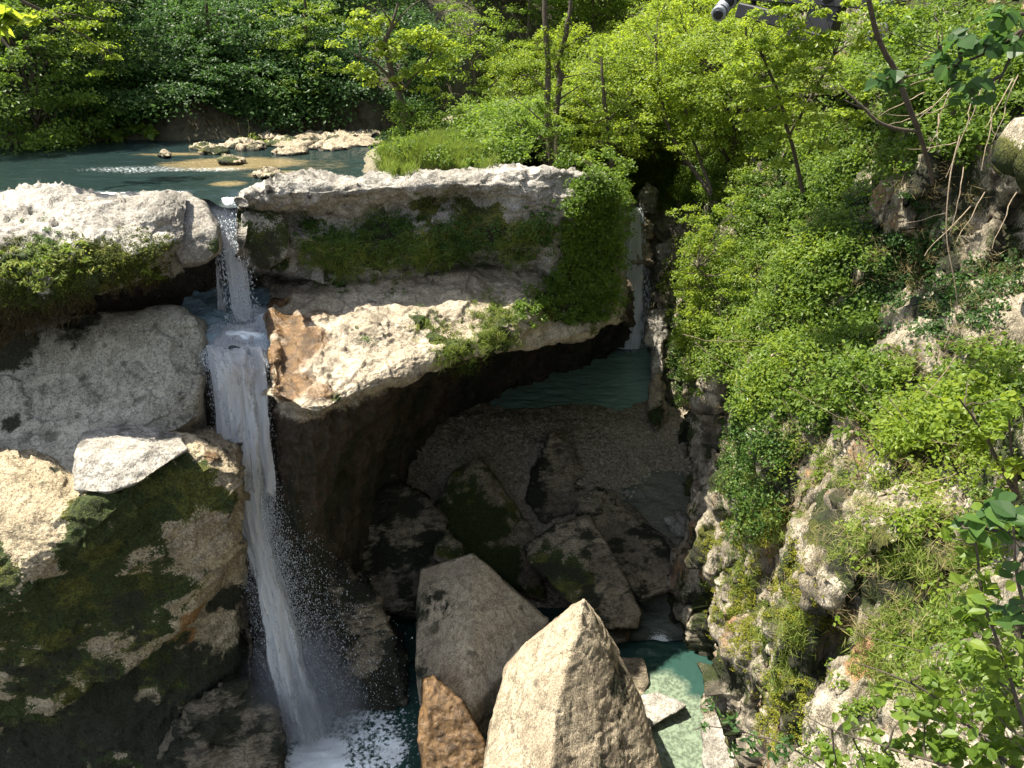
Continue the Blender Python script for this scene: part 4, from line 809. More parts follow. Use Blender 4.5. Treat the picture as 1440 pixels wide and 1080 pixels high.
# plants on the rock terraces
OUT = ('outcrop_top', 'outcrop_ledge', 'cliff_lip_left', 'cliff_wall_left')
cover('terrace_plants', [(835, 330, 42, 90), (845, 280, 40, 50), (810, 400, 40, 40), (830, 420, 40, 30), (760, 430, 26, 18)], 800, 40, .22, .09, M['leaf_mid'], 311, 'mixed leafy plants draped over the right end of the rock terrace', only=OUT, off=.12, tint=.45)
cover('terrace_ivy', [(640, 335, 30, 30), (560, 330, 30, 30), (500, 345, 30, 26), (690, 340, 22, 26), (470, 340, 26, 24), (735, 345, 22, 24), (530, 310, 20, 14), (440, 335, 18, 26), (765, 320, 22, 30), (620, 360, 40, 16), (375, 320, 18, 20)], 700, 26, .15, .06, M['leaf_ivy'], 312, 'small leaved plants hanging on the shaded face of the terrace', only=OUT, off=.06, tint=.5)
cover('terrace_grass', [(480, 350, 26, 26), (520, 360, 40, 20), (640, 495, 26, 22), (610, 460, 20, 12), (700, 460, 30, 30), (590, 350, 40, 26), (730, 340, 26, 30), (450, 350, 20, 26), (690, 430, 30, 16), (680, 490, 20, 16)], 520, 22, .15, .22, M['grass'], 313, 'tufts of thin grass on the terrace ledges', only=OUT, off=.05, wid=.06, stretch=.6, droop=.7)
cover('moss_cushions', [(30, 385, 60, 50), (110, 385, 60, 45), (190, 370, 50, 40), (640, 480, 24, 26), (625, 310, 40, 30), (700, 440, 30, 16), (600, 290, 16, 12), (765, 420, 24, 16), (560, 410, 10, 6)], 3000, 20, .09, .035, M['leaf_moss'], 314, 'olive and yellow moss on the overhanging rock rims', only=OUT, off=.02, tint=.35, wid=.8, noise=(.5, -.2), stretch=.5)
cover('terrace_ivy', [(555, 410, 14, 6), (480, 405, 12, 8), (600, 445, 14, 6), (520, 470, 8, 5), (455, 395, 6, 10), (645, 360, 12, 5), (300, 292, 10, 5), (60, 330, 20, 5)], 60, 22, .10, .05, M['leaf_ivy'], 317, 'tiny plants growing in cracks of the sunlit shelf', only=OUT, off=.04, tint=.5)
cover('root_fringe', [(40, 455, 70, 22), (130, 435, 60, 18), (-40, 470, 60, 20), (200, 405, 30, 12)], 1100, 16, .10, .20, M['roots'], 315, 'brown dead roots and moss fringing the underside of the left rim', only=OUT, off=.03, wid=.08, stretch=1.5, droop=1.2, tint=.15)
cover('fern_tufts', [(110, 362, 14, 8), (20, 372, 12, 8), (64, 378, 20, 10), (210, 388, 10, 6)], 60, 30, .16, .12, M['grass'], 316, 'pale small leaved tufts on the mossy left rim', only=OUT, off=.08, wid=.3)
# ------------------------------------------------------------------ individually placed trees, bushes and twigs
def plant(kind, label, cat, base, stems, clusters, mat, leaf, seed, k=60, sub=.32, flat=.45, dens=1.0, shape=4, wid=.55, tint=None, group=None, bark='bark', droop=.25, spread=.5, upk=.9, limbs=True, tilt=.5):
    """base (px,py,Y); stems [[(px,py,Y,r),...]]; clusters [(px,py,rpx,Y)] -> foliage with limbs reaching into it"""
    r = RS(seed); b0 = np.array(P(*base)); root = empty(kind, b0); tag(root, label, cat, group)
    paths = []; nodes = [np.zeros(3)]
    for st in stems:
        pts = np.array([P(a, b, c) for a, b, c, _ in st])-b0; rad = np.array([q[3] for q in st])
        n = len(st)*4; pp = catmull(pts, n); pp += fbm(pp+seed, .5, 3, seed)[:, None]*.06*np.array([1, 1, .2]); paths.append((pp, catmull(rad[:, None], n)[:, 0].clip(.004)))
        nodes += list(pp[::2])
    nodes = np.array(nodes); C_, Rr = [], []
    for (x, y, rp, Y_) in clusters:
        c0 = np.array(P(x, y, Y_))-b0; R_ = rp*proj(P(x, y, Y_))[2]/F
        m = max(1, int(dens*(R_/sub)**2*2.6)); u = unit(r.randn(m, 3))*(r.rand(m, 1)**.4)*R_; u[:, 1] *= spread/.5*.8
        C_.append(c0+u); Rr.append(np.full(m, 1.0)*sub*r.uniform(.6, 1.3, m))
        if limbs:
            for q in (c0+u)[:max(1, m//4)]:
                j = np.argmin(np.linalg.norm(nodes-q, axis=1)+np.maximum(nodes[:, 2]-q[2], 0)*.5); paths.append((wig(r, nodes[j], q, 7, .25, .03), np.linspace(.022 if R_ > .5 else .01, .004, 7)))
    if paths: tube(paths, M[bark], 'trunk' if cat == 'tree' else 'stem', root, 6)
    if C_:
        C_ = np.concatenate(C_); Rr = np.concatenate(Rr)
        Pc, q = clump_pts(r, C_, Rr, k, flat); Pc[:, 2] -= (np.linalg.norm(q[:, :2], axis=1)**2)*np.repeat(Rr, k)*droop
        tt = np.repeat(np.clip((r.rand(len(C_))*.5+.25) if tint is None else tint+r.randn(len(C_))*.12, 0, 1), k)
        leaves('crown' if cat == 'tree' else 'foliage', Pc, np.array([0, 0, upk])+q*.6, leaf, mat, r, root, tint=tt, tilt=tilt, shape=shape, wid=wid, droop=droop)
    return root
LB, LM, LD, LI = M['leaf_bright'], M['leaf_mid'], M['leaf_dark'], M['leaf_ivy']
plant('twisted_tree', 'small crooked tree with bright yellow green leaf pads on the grassy river island', 'tree', (572, 196, 27.2),
    [[(572, 200, 27.2, .16), (566, 150, 27.2, .13), (556, 115, 27.1, .11), (547, 85, 27, .1), (542, 60, 27, .09), (552, 35, 27, .06), (560, 5, 27, .04)], [(556, 118, 27.1, .06), (530, 90, 26.6, .04), (500, 78, 26.3, .025)], [(562, 130, 27.2, .06), (590, 100, 27.3, .04), (612, 70, 27.4, .03)], [(552, 35, 27, .04), (535, 10, 26.8, .02), (525, -15, 26.8, .012)], [(552, 40, 27, .04), (575, 12, 27, .02), (600, -5, 27, .01)]],
    [(500, 38, 24, 26.6), (530, 48, 26, 26.8), (478, 52, 14, 26.3), (560, 60, 24, 27), (592, 56, 22, 27.2), (625, 70, 20, 27.5), (490, 88, 15, 26.3), (512, 96, 16, 26.5), (608, 96, 22, 27.3), (585, 88, 16, 27.2), (525, 116, 10, 26.6), (570, 104, 18, 27), (640, 60, 14, 27.6), (560, 130, 12, 27), (596, 122, 12, 27.2), (545, 30, 14, 27), (595, 30, 12, 27.2)],
    LB, .15, 501, k=60, sub=.34, flat=.35, tint=.7, dens=.9)
plant('island_bush', 'dense green bush at the foot of the crooked tree', 'bush', (585, 215, 26.3), [[(585, 218, 26.3, .05), (580, 180, 26.3, .03)]],
    [(575, 165, 26, 26.6), (600, 175, 30, 26.6), (560, 185, 22, 26.3), (620, 190, 22, 26.5), (575, 200, 24, 26), (640, 188, 12, 26.6), (548, 200, 14, 26)], LM, .10, 502, k=70, sub=.28, flat=.7, tint=.45)
plant('yellow_weed', 'yellowish green weedy clump at the left water edge of the island', 'plant', (550, 226, 25.6), [], [(545, 222, 15, 25.6), (535, 228, 9, 25.4), (560, 224, 14, 25.6)], M['grass'], .16, 503, k=70, sub=.2, flat=.8, tint=.4, wid=.25)
plant('seedling', 'thin sapling with a few yellow leaves right of the island bush', 'sapling', (650, 200, 27), [[(650, 205, 27, .02), (645, 180, 27, .015), (648, 155, 27, .008)]], [(648, 158, 8, 27), (640, 168, 6, 27), (655, 176, 6, 27)], LB, .11, 504, k=26, sub=.16, tint=.8)
plant('pale_tree', 'pale green feathery tree with bare grey twigs left of the two ivy trunks', 'tree', (680, 190, 35), [[(680, 190, 35, .10), (672, 140, 35, .08), (665, 90, 35, .05), (660, 40, 35, .03)], [(672, 150, 35, .05), (640, 132, 34.5, .03), (600, 140, 34, .012)], [(672, 145, 35, .05), (700, 110, 34.6, .02)], [(640, 132, 34.5, .03), (620, 152, 34, .01)]],
    [(600, 105, 30, 34.6), (640, 85, 34, 35), (685, 70, 34, 35.4), (625, 55, 30, 35.6), (665, 115, 30, 34.8), (700, 105, 26, 35), (650, 40, 30, 36), (700, 35, 26, 36), (620, 130, 18, 34.4), (690, 145, 18, 34.6)], LM, .14, 541, k=60, sub=.42, flat=.35, tint=.75, dens=.8)
plant('round_tree', 'rounded sunlit tree with dark green lower half in the river bend', 'tree', (620, 165, 38), [[(620, 170, 38, .12), (610, 90, 38, .08), (600, 40, 38, .04)]],
    [(560, 60, 34, 38.5), (600, 40, 36, 38.5), (640, 30, 34, 39), (580, 100, 34, 37.8), (545, 95, 28, 38), (530, 60, 26, 38.5), (610, 80, 30, 38.4), (600, 130, 26, 37.4), (560, 130, 26, 37.4)], LM, .15, 542, k=60, sub=.5, flat=.4, tint=.5, dens=.85)
plant('slope_tree', 'light green tree on the slope at the top edge left of centre', 'tree', (530, 130, 46), [[(530, 140, 46, .14), (528, 60, 46, .1), (525, 0, 46, .05)]],
    [(500, 15, 36, 46), (545, 0, 40, 46.5), (590, 5, 40, 47), (470, 30, 28, 45.5), (520, 45, 30, 45.5), (640, -5, 36, 48)], LB, .16, 543, k=60, sub=.6, flat=.4, tint=.35, dens=.85)
plant('slope_tree', 'blue green tree between the two ivy trunks on the far slope', 'tree', (740, 150, 44), [[(740, 160, 44, .14), (742, 70, 44, .1), (745, 0, 44, .05)]],
    [(720, 30, 36, 44), (760, 15, 40, 44.5), (745, 70, 36, 43.6), (710, 80, 26, 43.5), (790, 60, 34, 44), (740, 110, 30, 43), (780, 105, 28, 43)], LM, .16, 544, k=60, sub=.55, flat=.4, tint=.55, dens=.85)
plant('slope_tree', 'yellowish feathery tree high on the slope right of the ivy trunks', 'tree', (830, 120, 48), [[(830, 130, 48, .14), (832, 60, 48, .1), (835, -20, 48, .05)]],
    [(810, 20, 40, 48), (850, 5, 42, 48.5), (840, 55, 38, 47.6), (880, 30, 34, 48), (800, 70, 28, 47.5), (870, 75, 30, 47)], LB, .17, 545, k=60, sub=.6, flat=.4, tint=.35, dens=.85)
plant('bank_tree', 'leafy tree with sunlit sprays over the far bank, third from the left', 'tree', (300, 175, 33), [[(300, 178, 33, .12), (296, 110, 33, .1), (292, 50, 32.6, .07), (290, -20, 32.4, .05)]],
    [(270, 20, 36, 32.4), (310, 40, 36, 32), (290, 75, 34, 31.6), (330, 85, 28, 31.4), (255, 70, 30, 32), (335, 10, 34, 32.6), (300, 115, 26, 31.2), (350, 120, 22, 31.2), (265, 110, 22, 31.6)], LD, .14, 551, k=60, sub=.42, flat=.28, tint=.5, dens=.8)
plant('bank_tree', 'leafy tree with a yellow green right flank beside the dark river bend', 'tree', (440, 175, 34), [[(440, 178, 34, .12), (436, 110, 34, .1), (430, 50, 33.6, .07), (428, -20, 33.4, .05)]],
    [(400, 20, 36, 33.4), (440, 35, 36, 33), (420, 75, 32, 32.6), (455, 80, 26, 32.4), (385, 70, 28, 33), (465, 10, 30, 33.6), (430, 115, 26, 32.2), (395, 120, 22, 32.2), (460, 125, 16, 32.6)], LM, .14, 552, k=60, sub=.42, flat=.28, tint=.62, dens=.8)
plant('bank_tree', 'drooping leafy tree at the far left shore of the river', 'tree', (60, 185, 31), [[(60, 190, 31, .12), (66, 110, 31, .1), (72, 40, 30.6, .07), (75, -20, 30.4, .05)]],
    [(30, 60, 34, 30.4), (80, 40, 36, 30), (60, 100, 34, 29.6), (110, 110, 30, 29.6), (20, 130, 28, 29.8), (90, 150, 22, 29.4), (140, 130, 24, 30), (190, 60, 30, 31), (180, 100, 26, 31), (215, 30, 30, 31.6)], LD, .14, 553, k=60, sub=.42, flat=.28, tint=.4, dens=.8)
plant('ivy_tree', 'straight slender trunk wrapped in ivy, the left of the two', 'tree', (772, 236, 25.5), [[(774, 240, 25.5, .15), (772, 180, 25.5, .12), (770, 120, 25.5, .10), (768, 60, 25.5, .09), (766, 0, 25.5, .08), (766, -60, 25.5, .07)], [(770, 130, 25.5, .03), (750, 110, 25.3, .015), (732, 104, 25.2, .01)], [(770, 160, 25.5, .03), (800, 140, 25.4, .01)], [(770, 175, 25.5, .03), (712, 128, 25.2, .01)]],
    [(768, 62, 11, 25.4), (762, 48, 12, 25.5), (775, 80, 10, 25.4), (768, 100, 10, 25.4), (755, 60, 8, 25.5), (768, 130, 9, 25.4), (772, 150, 11, 25.4), (740, 66, 8, 25.5), (785, 58, 7, 25.5)], LB, .09, 505, k=40, sub=.2, flat=.8, tint=.55)
plant('ivy_tree', 'crooked twiggy trunk with ivy tufts, the right of the two', 'tree', (786, 236, 26), [[(786, 240, 26, .14), (783, 190, 26, .11), (782, 150, 26, .10), (788, 110, 26, .10), (783, 92, 26, .09), (790, 70, 26, .09), (796, 40, 26, .08), (802, 10, 26, .06), (806, -40, 26, .05)], [(783, 92, 26, .04), (775, 60, 26, .02), (762, 45, 26, .01)], [(790, 70, 26, .04), (812, 55, 26, .02), (830, 50, 26, .01)], [(788, 110, 26, .03), (815, 105, 25.8, .012), (850, 98, 25.7, .006)], [(785, 140, 26, .03), (820, 118, 25.8, .01)]],
    [(790, 48, 11, 25.9), (785, 66, 9, 25.9), (798, 28, 9, 26), (780, 92, 8, 25.9), (790, 84, 8, 25.9), (800, 62, 7, 26), (786, 128, 8, 25.9), (784, 160, 10, 25.9)], LB, .09, 506, k=36, sub=.18, flat=.8, tint=.6)
plant('round_bush', 'airy bush with dark gaps at the foot of the two ivy trunks', 'bush', (775, 238, 24.6), [[(775, 240, 24.6, .05), (760, 190, 24.6, .03)], [(775, 240, 24.6, .05), (800, 200, 24.6, .03)], [(770, 236, 24.6, .04), (725, 170, 24.4, .02)]],
    [(740, 165, 28, 24.6), (715, 185, 20, 24.3), (770, 185, 28, 24.7), (745, 205, 24, 24.4), (790, 215, 20, 24.4), (720, 215, 14, 24.2), (760, 150, 20, 24.8), (745, 232, 14, 24.), (800, 180, 20, 24.8), (705, 160, 14, 24.4)], LM, .10, 507, k=50, sub=.26, flat=.55, tint=.6, dens=.75)
plant('bright_tree', 'full yellow green tree on the outcrop just right of the ivy trunks', 'tree', (860, 240, 26.5), [[(862, 250, 26.5, .10), (855, 190, 26.5, .08), (850, 130, 26.5, .06), (845, 80, 26.5, .03)], [(855, 180, 26.5, .04), (820, 140, 26.3, .02)], [(855, 170, 26.5, .04), (890, 130, 26.5, .02)]],
    [(830, 130, 34, 26.6), (870, 110, 36, 27), (810, 165, 26, 26), (855, 165, 34, 26.4), (895, 150, 28, 26.6), (835, 85, 28, 27), (880, 70, 28, 27.4), (820, 205, 26, 25.6), (865, 205, 28, 26), (850, 50, 22, 27.6), (800, 130, 16, 26.4), (900, 190, 22, 26.4)], LB, .11, 508, k=60, sub=.34, flat=.4, dens=.8, tint=.55)
plant('bright_tree', 'bright tree leaning over the head of the gorge beside the canyon wall', 'tree', (1000, 275, 28.5), [[(1000, 275, 28.5, .10), (950, 200, 29.5, .08), (932, 150, 30, .07), (925, 110, 30, .05), (920, 50, 30, .03)], [(1000, 270, 28.5, .08), (965, 160, 29.6, .05), (975, 90, 30, .03)]],
    [(930, 70, 36, 30), (960, 110, 36, 30), (920, 125, 30, 30), (945, 30, 36, 31), (985, 60, 36, 30.5), (950, 160, 32, 29.6), (985, 150, 34, 29.6), (915, 170, 18, 29.6), (990, 200, 30, 29), (900, 30, 26, 31), (1000, 20, 30, 31), (960, 200, 26, 29.2), (1020, 110, 34, 30)], LB, .13, 509, k=60, sub=.42, flat=.35, dens=.85, tint=.75)
plant('overhanging_bush', 'leafy bush spilling over the right end of the rock terrace', 'bush', (830, 250, 23.6), [[(830, 255, 23.6, .04), (835, 230, 23.6, .02)]],
    [(815, 225, 24, 24), (850, 235, 26, 24), (880, 235, 18, 24.6), (835, 262, 24, 23.2), (865, 268, 22, 23.8), (815, 285, 16, 22.6), (880, 275, 12, 24.4), (845, 310, 16, 22.8), (800, 250, 14, 23), (790, 230, 14, 23.8)], LM, .10, 510, k=60, sub=.24, flat=.6, tint=.5)
plant('water_side_bush', 'sparse low bush with upright bare twigs on the gravel islet', 'bush', (345, 205, 29), [[(345, 207, 29, .02), (338, 185, 29, .012), (334, 172, 29, .006)], [(348, 207, 29, .02), (352, 180, 29, .012), (346, 166, 29, .005)], [(350, 207, 29, .02), (366, 190, 29, .01)]],
    [(345, 203, 12, 29), (370, 198, 12, 29.3), (325, 205, 9, 28.8), (390, 200, 9, 29.3), (355, 193, 8, 29)], M['grass'], .10, 511, k=36, sub=.2, flat=.6, tint=.45, wid=.4)
plant('butterbur_patch', 'group of broad pale leaves at the foot of the dark far bank', 'plant', (175, 186, 30.4), [], [(150, 178, 12, 30.4), (175, 182, 14, 30.4), (200, 184, 13, 30.4), (218, 188, 8, 30.2), (160, 190, 10, 30)], LM, .26, 512, k=22, sub=.3, flat=.4, wid=1.0, tint=.5, shape=9)
plant('hanging_branch', 'sunlit pale branch hanging over the river from the upper left', 'branch', (60, 10, 22), [[(-40, -30, 21, .07), (60, 15, 22, .05), (110, 45, 22.3, .03), (160, 75, 22.5, .015)], [(60, 15, 22, .03), (100, 20, 22, .015), (150, 30, 22.5, .008)]],
    [(100, 15, 22, 22.4), (135, 35, 22, 22.5), (120, 70, 22, 22.5), (155, 65, 20, 22.7), (140, 92, 16, 22.6), (105, 45, 18, 22.4), (60, 20, 20, 22), (165, 85, 10, 22.7), (70, 50, 16, 22), (150, 15, 14, 22.6)], LB, .12, 513, k=60, sub=.34, flat=.25, tint=.6, dens=.8)
plant('hanging_branch', 'shaded branches hanging at the left edge over the river', 'branch', (-20, 30, 20), [[(-80, -30, 19, .07), (-20, 30, 20, .05), (30, 90, 20, .02)]],
    [(0, 70, 26, 20), (25, 100, 20, 20), (-10, 120, 24, 20), (20, 20, 26, 20.4), (40, 60, 18, 20.4)], LM, .12, 514, k=60, sub=.34, flat=.3, tint=.3, dens=.8)
# trees and bushes on the upper canyon wall
plant('hillside_tree', 'leafy tree with layered yellow green sprays under the dark platform', 'tree', (1120, 250, 17), [[(1130, 270, 17.6, .05), (1110, 190, 17.2, .04), (1090, 120, 16.8, .03), (1070, 70, 16.4, .02)], [(1110, 190, 17.2, .03), (1150, 120, 16.2, .03), (1175, 70, 16, .02)]],
    [(1060, 75, 34, 16.6), (1095, 60, 30, 16.2), (1130, 80, 34, 16), (1080, 110, 34, 16.4), (1170, 60, 26, 15.8), (1130, 130, 34, 16), (1060, 140, 34, 17), (1185, 110, 30, 15.6), (1100, 170, 34, 16.6), (1205, 160, 30, 15.4), (1150, 190, 30, 15.8), (1040, 100, 26, 17.2), (1060, 50, 26, 16.2), (1110, 28, 24, 16), (1220, 36, 24, 15.4), (1190, 15, 18, 15.4), (1150, 40, 26, 15.8), (1075, 20, 16, 16), (1250, 10, 26, 15), (1110, 8, 22, 16), (1140, 15, 20, 16), (1195, -5, 18, 15.6), (1060, 30, 14, 16.4), (1215, 60, 20, 15.4), (1090, 210, 26, 16.6)], LB, .10, 521, k=60, sub=.26, flat=.28, tint=.6, dens=1.1)
plant('hillside_bush', 'dark green bush at the top right of the canyon wall', 'bush', (1330, 120, 12), [[(1340, 160, 12, .04), (1320, 60, 11.6, .02)]],
    [(1260, 60, 34, 12), (1310, 40, 34, 12), (1360, 90, 30, 11.6), (1400, 30, 36, 11.5), (1280, 110, 28, 11.6), (1340, 140, 26, 11.4), (1240, 20, 30, 12.4), (1300, 0, 30, 12.5), (1390, 130, 20, 11.2)], LM, .085, 522, k=46, sub=.2, flat=.4, tint=.4, dens=.8)
plant('hillside_bush', 'bright bush bulging from the canyon wall beside the distant waterfall', 'bush', (1000, 400, 24), [[(1010, 410, 24, .03), (975, 370, 23.6, .02)]],
    [(960, 300, 18, 25), (985, 330, 30, 24.4), (965, 370, 26, 24.4), (950, 410, 18, 24.4), (990, 400, 32, 23.8), (1020, 350, 30, 23.6), (1030, 290, 28, 24), (975, 440, 26, 23.6), (1015, 450, 30, 23), (955, 475, 18, 23.8), (1040, 400, 26, 22.8)], LB, .10, 523, k=50, sub=.26, flat=.45, tint=.55, dens=.9)
plant('hillside_bush', 'broad leaved sunlit bush low on the right, above the pale rock outcrops', 'bush', (1400, 640, 8.4), [[(1430, 700, 8.2, .03), (1390, 620, 8.2, .02), (1350, 560, 8.2, .01)], [(1430, 700, 8.2, .03), (1420, 590, 8, .01)]],
    [(1380, 545, 24, 8.4), (1340, 570, 24, 8.6), (1400, 590, 28, 8.2), (1360, 620, 26, 8.4), (1425, 560, 20, 8), (1320, 610, 18, 8.8), (1425, 640, 22, 8)], LB, .085, 524, k=34, sub=.17, flat=.5, tint=.5, dens=.75, shape=9, wid=.8)
plant('foreground_bush', 'large leaved bush close to the camera in the bottom right corner', 'bush', (1500, 1120, 3.6), [[(1500, 1150, 3.4, .02), (1440, 1000, 3.7, .014), (1390, 860, 3.9, .010), (1370, 740, 4.0, .006)], [(1500, 1150, 3.4, .02), (1380, 1040, 4, .012), (1280, 960, 4.3, .008), (1200, 930, 4.5, .004)], [(1500, 1150, 3.4, .02), (1330, 1080, 4, .012), (1200, 1040, 4.4, .006), (1130, 1010, 4.6, .004)], [(1500, 1000, 3.4, .02), (1440, 850, 3.6, .012), (1425, 740, 3.6, .006)]],
    [(1400, 750, 40, 3.9), (1370, 800, 36, 4.0), (1420, 840, 44, 3.7), (1360, 870, 36, 4.1), (1400, 920, 48, 3.9), (1330, 950, 40, 4.3), (1400, 1000, 56, 3.9), (1310, 1020, 48, 4.3), (1240, 1060, 40, 4.5), (1350, 1070, 50, 4.1), (1430, 1070, 50, 3.7), (1270, 980, 26, 4.5), (1200, 1020, 22, 4.7), (1170, 1070, 26, 4.6), (1340, 760, 18, 4.2)],
    LM, .085, 525, k=10, sub=.14, flat=.6, tint=.5, dens=1.25, shape=9, wid=.72, tilt=.7)
plant('foreground_bush', 'dark shaded broad leaves at the right edge low in the corner', 'bush', (1480, 900, 2.7), [[(1520, 950, 2.6, .012), (1450, 790, 2.7, .008), (1380, 715, 2.8, .004)]],
    [(1400, 720, 34, 2.8), (1440, 740, 40, 2.7), (1360, 735, 22, 2.9), (1440, 800, 30, 2.7), (1445, 880, 30, 2.6)], LD, .085, 526, k=8, sub=.11, flat=.5, tint=.6, dens=1.0, shape=9, wid=.7)
plant('leafy_sprig', 'dark leaved sprig reaching in from the bottom right over the green pool', 'branch', (1200, 1120, 4.0), [[(1220, 1140, 3.9, .010), (1120, 1060, 4.1, .007), (1050, 1030, 4.2, .005), (990, 985, 4.3, .003)], [(1050, 1030, 4.2, .005), (1000, 1020, 4.3, .003), (978, 1025, 4.3, .002)]],
    [(1000, 990, 14, 4.3), (985, 1020, 10, 4.3), (1030, 1015, 14, 4.2), (1060, 1045, 18, 4.2), (1030, 1055, 12, 4.2), (1095, 1060, 18, 4.1), (1110, 1040, 12, 4.1)], LD, .06, 527, k=5, sub=.06, flat=.5, tint=.55, dens=1.0, shape=9, wid=.4, limbs=False)
plant('maple_branch', 'blurred dark maple leaves hanging in the top right corner', 'branch', (1500, -40, 3.4), [[(1520, -60, 3.3, .014), (1440, 40, 3.4, .008), (1350, 90, 3.5, .005), (1260, 110, 3.6, .003)], [(1440, 40, 3.4, .008), (1400, 120, 3.4, .004)]],
    [(1400, 30, 34, 3.4), (1350, 60, 26, 3.5), (1430, 80, 26, 3.3), (1300, 95, 18, 3.6), (1250, 112, 12, 3.6), (1390, 110, 20, 3.4), (1430, 20, 30, 3.2), (1340, 100, 14, 3.5)], LD, .058, 528, k=16, sub=.11, flat=.5, tint=.4, dens=1.3, shape=9, wid=1.0)
plant('leaf_spray', 'yellow green leaves poking in at the very left of the top edge', 'branch', (-40, 0, 3.2), [[(-60, -20, 3.2, .006), (0, 20, 3.2, .004), (40, 28, 3.2, .002)]], [(10, 22, 16, 3.2), (40, 28, 10, 3.2), (5, 45, 8, 3.2), (0, 12, 14, 3.2)], LB, .075, 529, k=6, sub=.04, flat=.4, tint=.7, shape=9, wid=.45, limbs=False)
# bare trunk and twigs on the right
plant('leaning_trunk', 'bare grey brown leaning trunk crossing the foliage at the top right', 'branch', (1300, 240, 10), [[(1310, 260, 10, .022), (1290, 180, 9.8, .03), (1262, 110, 9.7, .032), (1236, 60, 9.6, .03), (1222, 0, 9.5, .028), (1215, -40, 9.5, .025)], [(1290, 185, 9.8, .025), (1240, 175, 9.7, .02), (1210, 150, 9.7, .016), (1180, 118, 9.8, .008)], [(1210, 152, 9.7, .012), (1185, 140, 9.8, .006)]], [], LM, .1, 530)
rt = RS(55); tw = []
for a in [((1335, 130), (1310, 200), 10), ((1340, 120), (1290, 170), 10.2), ((1385, 115), (1330, 250), 9.6), ((1400, 110), (1400, 190), 9.4), ((1432, 105), (1395, 200), 9), ((1310, 150), (1240, 175), 10.4), ((1350, 140), (1245, 160), 10), ((1360, 90), (1280, 120), 10), ((1320, 160), (1318, 195), 10), ((1370, 130), (1360, 185), 9.5), ((1425, 110), (1385, 180), 9), ((1300, 130), (1235, 165), 10.3), ((1395, 165), (1380, 240), 9.4), ((1355, 235), (1335, 330), 9.6), ((1385, 270), (1345, 340), 9.4), ((1345, 200), (1275, 209), 10), ((1430, 270), (1395, 350), 8.8), ((1365, 290), (1300, 360), 9.4), ((1330, 300), (1270, 315), 9.8)]:
    (x0, y0), (x1, y1), Y_ = a; tw.append((wig(rt, P(x0, y0, Y_), P(x1, y1, Y_-.2), 9, .12, -.03), np.linspace(.0075, .003, 9)))
for t_ in tw: tag(tube([t_], M['twig'], 'bare_twig', None, 5), 'dry pale twig in the tangle beside the sunlit rock at the upper right edge', 'twig', 'dry twigs at the upper right')
tw = [(catmull(np.array([P(1350, 190, 9.3), P(1336, 250, 9.2), P(1331, 330, 9.1), P(1343, 400, 9), P(1345, 440, 9), P(1328, 490, 9)]), 24), np.linspace(.009, .005, 24))]
tag(tube(tw, M['twig'], 'dangling_root', None, 6), 'long pale root dangling in front of the dark alcove of the canyon wall', 'root')
tw = []
for (x0, y0, x1, y1, Y_) in [(1110, 545, 1200, 590, 13), (1195, 560, 1310, 650, 12), (1205, 600, 1300, 655, 12), (1190, 585, 1250, 640, 12.4), (1290, 540, 1365, 575, 10.5), (1310, 618, 1360, 626, 10.6), (1200, 640, 1235, 720, 12), (1230, 690, 1290, 715, 11.5), (1160, 640, 1210, 660, 12.8), (960, 470, 1060, 480, 18), (975, 480, 1040, 520, 18), (1200, 530, 1260, 600, 12), (1300, 680, 1345, 665, 9.8), (1250, 560, 1330, 640, 11.4), (1100, 560, 1150, 640, 14), (1260, 620, 1200, 700, 11.6), (1345, 500, 1300, 560, 10), (1180, 700, 1230, 690, 12.6)]:
    tw.append((wig(rt, P(x0, y0, Y_), P(x1, y1, Y_), 10, .12, -.05), np.linspace(.010, .004, 10)))
for t_ in tw: tag(tube([t_], M['twig'], 'dry_bramble', None, 5), 'dry arching bramble stem across the middle of the canyon wall', 'bramble', 'dry bramble stems on the canyon wall')
plant('bramble_arch', 'long thin bramble shoot arching low over the bottom right foliage', 'branch', (1300, 920, 6), [[(1170, 880, 7, .004), (1240, 900, 6.6, .005), (1300, 915, 6.2, .006), (1400, 930, 5.8, .007)]], [(1200, 890, 6, 6.8), (1260, 905, 6, 6.5), (1180, 870, 5, 7)], LB, .06, 531, k=8, sub=.08, shape=9, wid=.7, limbs=False)
# grass
cover('grass', [(640, 212, 50, 14), (600, 205, 40, 14), (670, 214, 36, 10), (560, 228, 20, 8)], 1300, 34, .14, .34, M['grass'], 321, 'bright green long grass on the river island', wid=.05, tint=.35, droop=-1.2, upk=.1, jit=.2, off=.12, flat=1.0, only=('river_bank', 'outcrop_top'))
cover('bank_growth', [(960, 235, 60, 40), (990, 250, 50, 30), (940, 270, 30, 30)], 500, 50, .4, .13, LM, 327, 'leafy growth hanging beside the head of the gorge', only=('gorge_head', 'river_bank', 'canyon_wall', 'far_hillside', 'right_hillside'), off=.25, tint=.5)
cover('bank_growth', [(640, 200, 110, 26), (760, 215, 90, 30), (850, 220, 60, 30), (900, 240, 30, 30)], 900, 40, .3, .12, LM, 322, 'low green growth among the rocks behind the terrace', only=('river_bank', 'gorge_head'), off=.15, tint=.45, noise=(1.4, -.15))
cover('bank_growth', [(880, 250, 50, 30), (940, 260, 30, 30), (800, 190, 90, 50), (700, 180, 60, 26)], 900, 50, .5, .15, LM, 323, 'leafy growth on the slopes at the head of the gorge', only=('gorge_head', 'far_hillside', 'river_bank'), off=.3, tint=.5)
cover('bank_foliage', [(100, 130, 140, 50), (250, 130, 160, 46), (400, 130, 130, 46), (300, 100, 180, 60), (100, 60, 160, 60), (430, 60, 80, 50)], 2000, 60, .7, .18, LD, 324, 'dark foliage hanging over the far river bank', only=('far_hillside',), off=.5, noise=(3, -.38), stretch=.3)
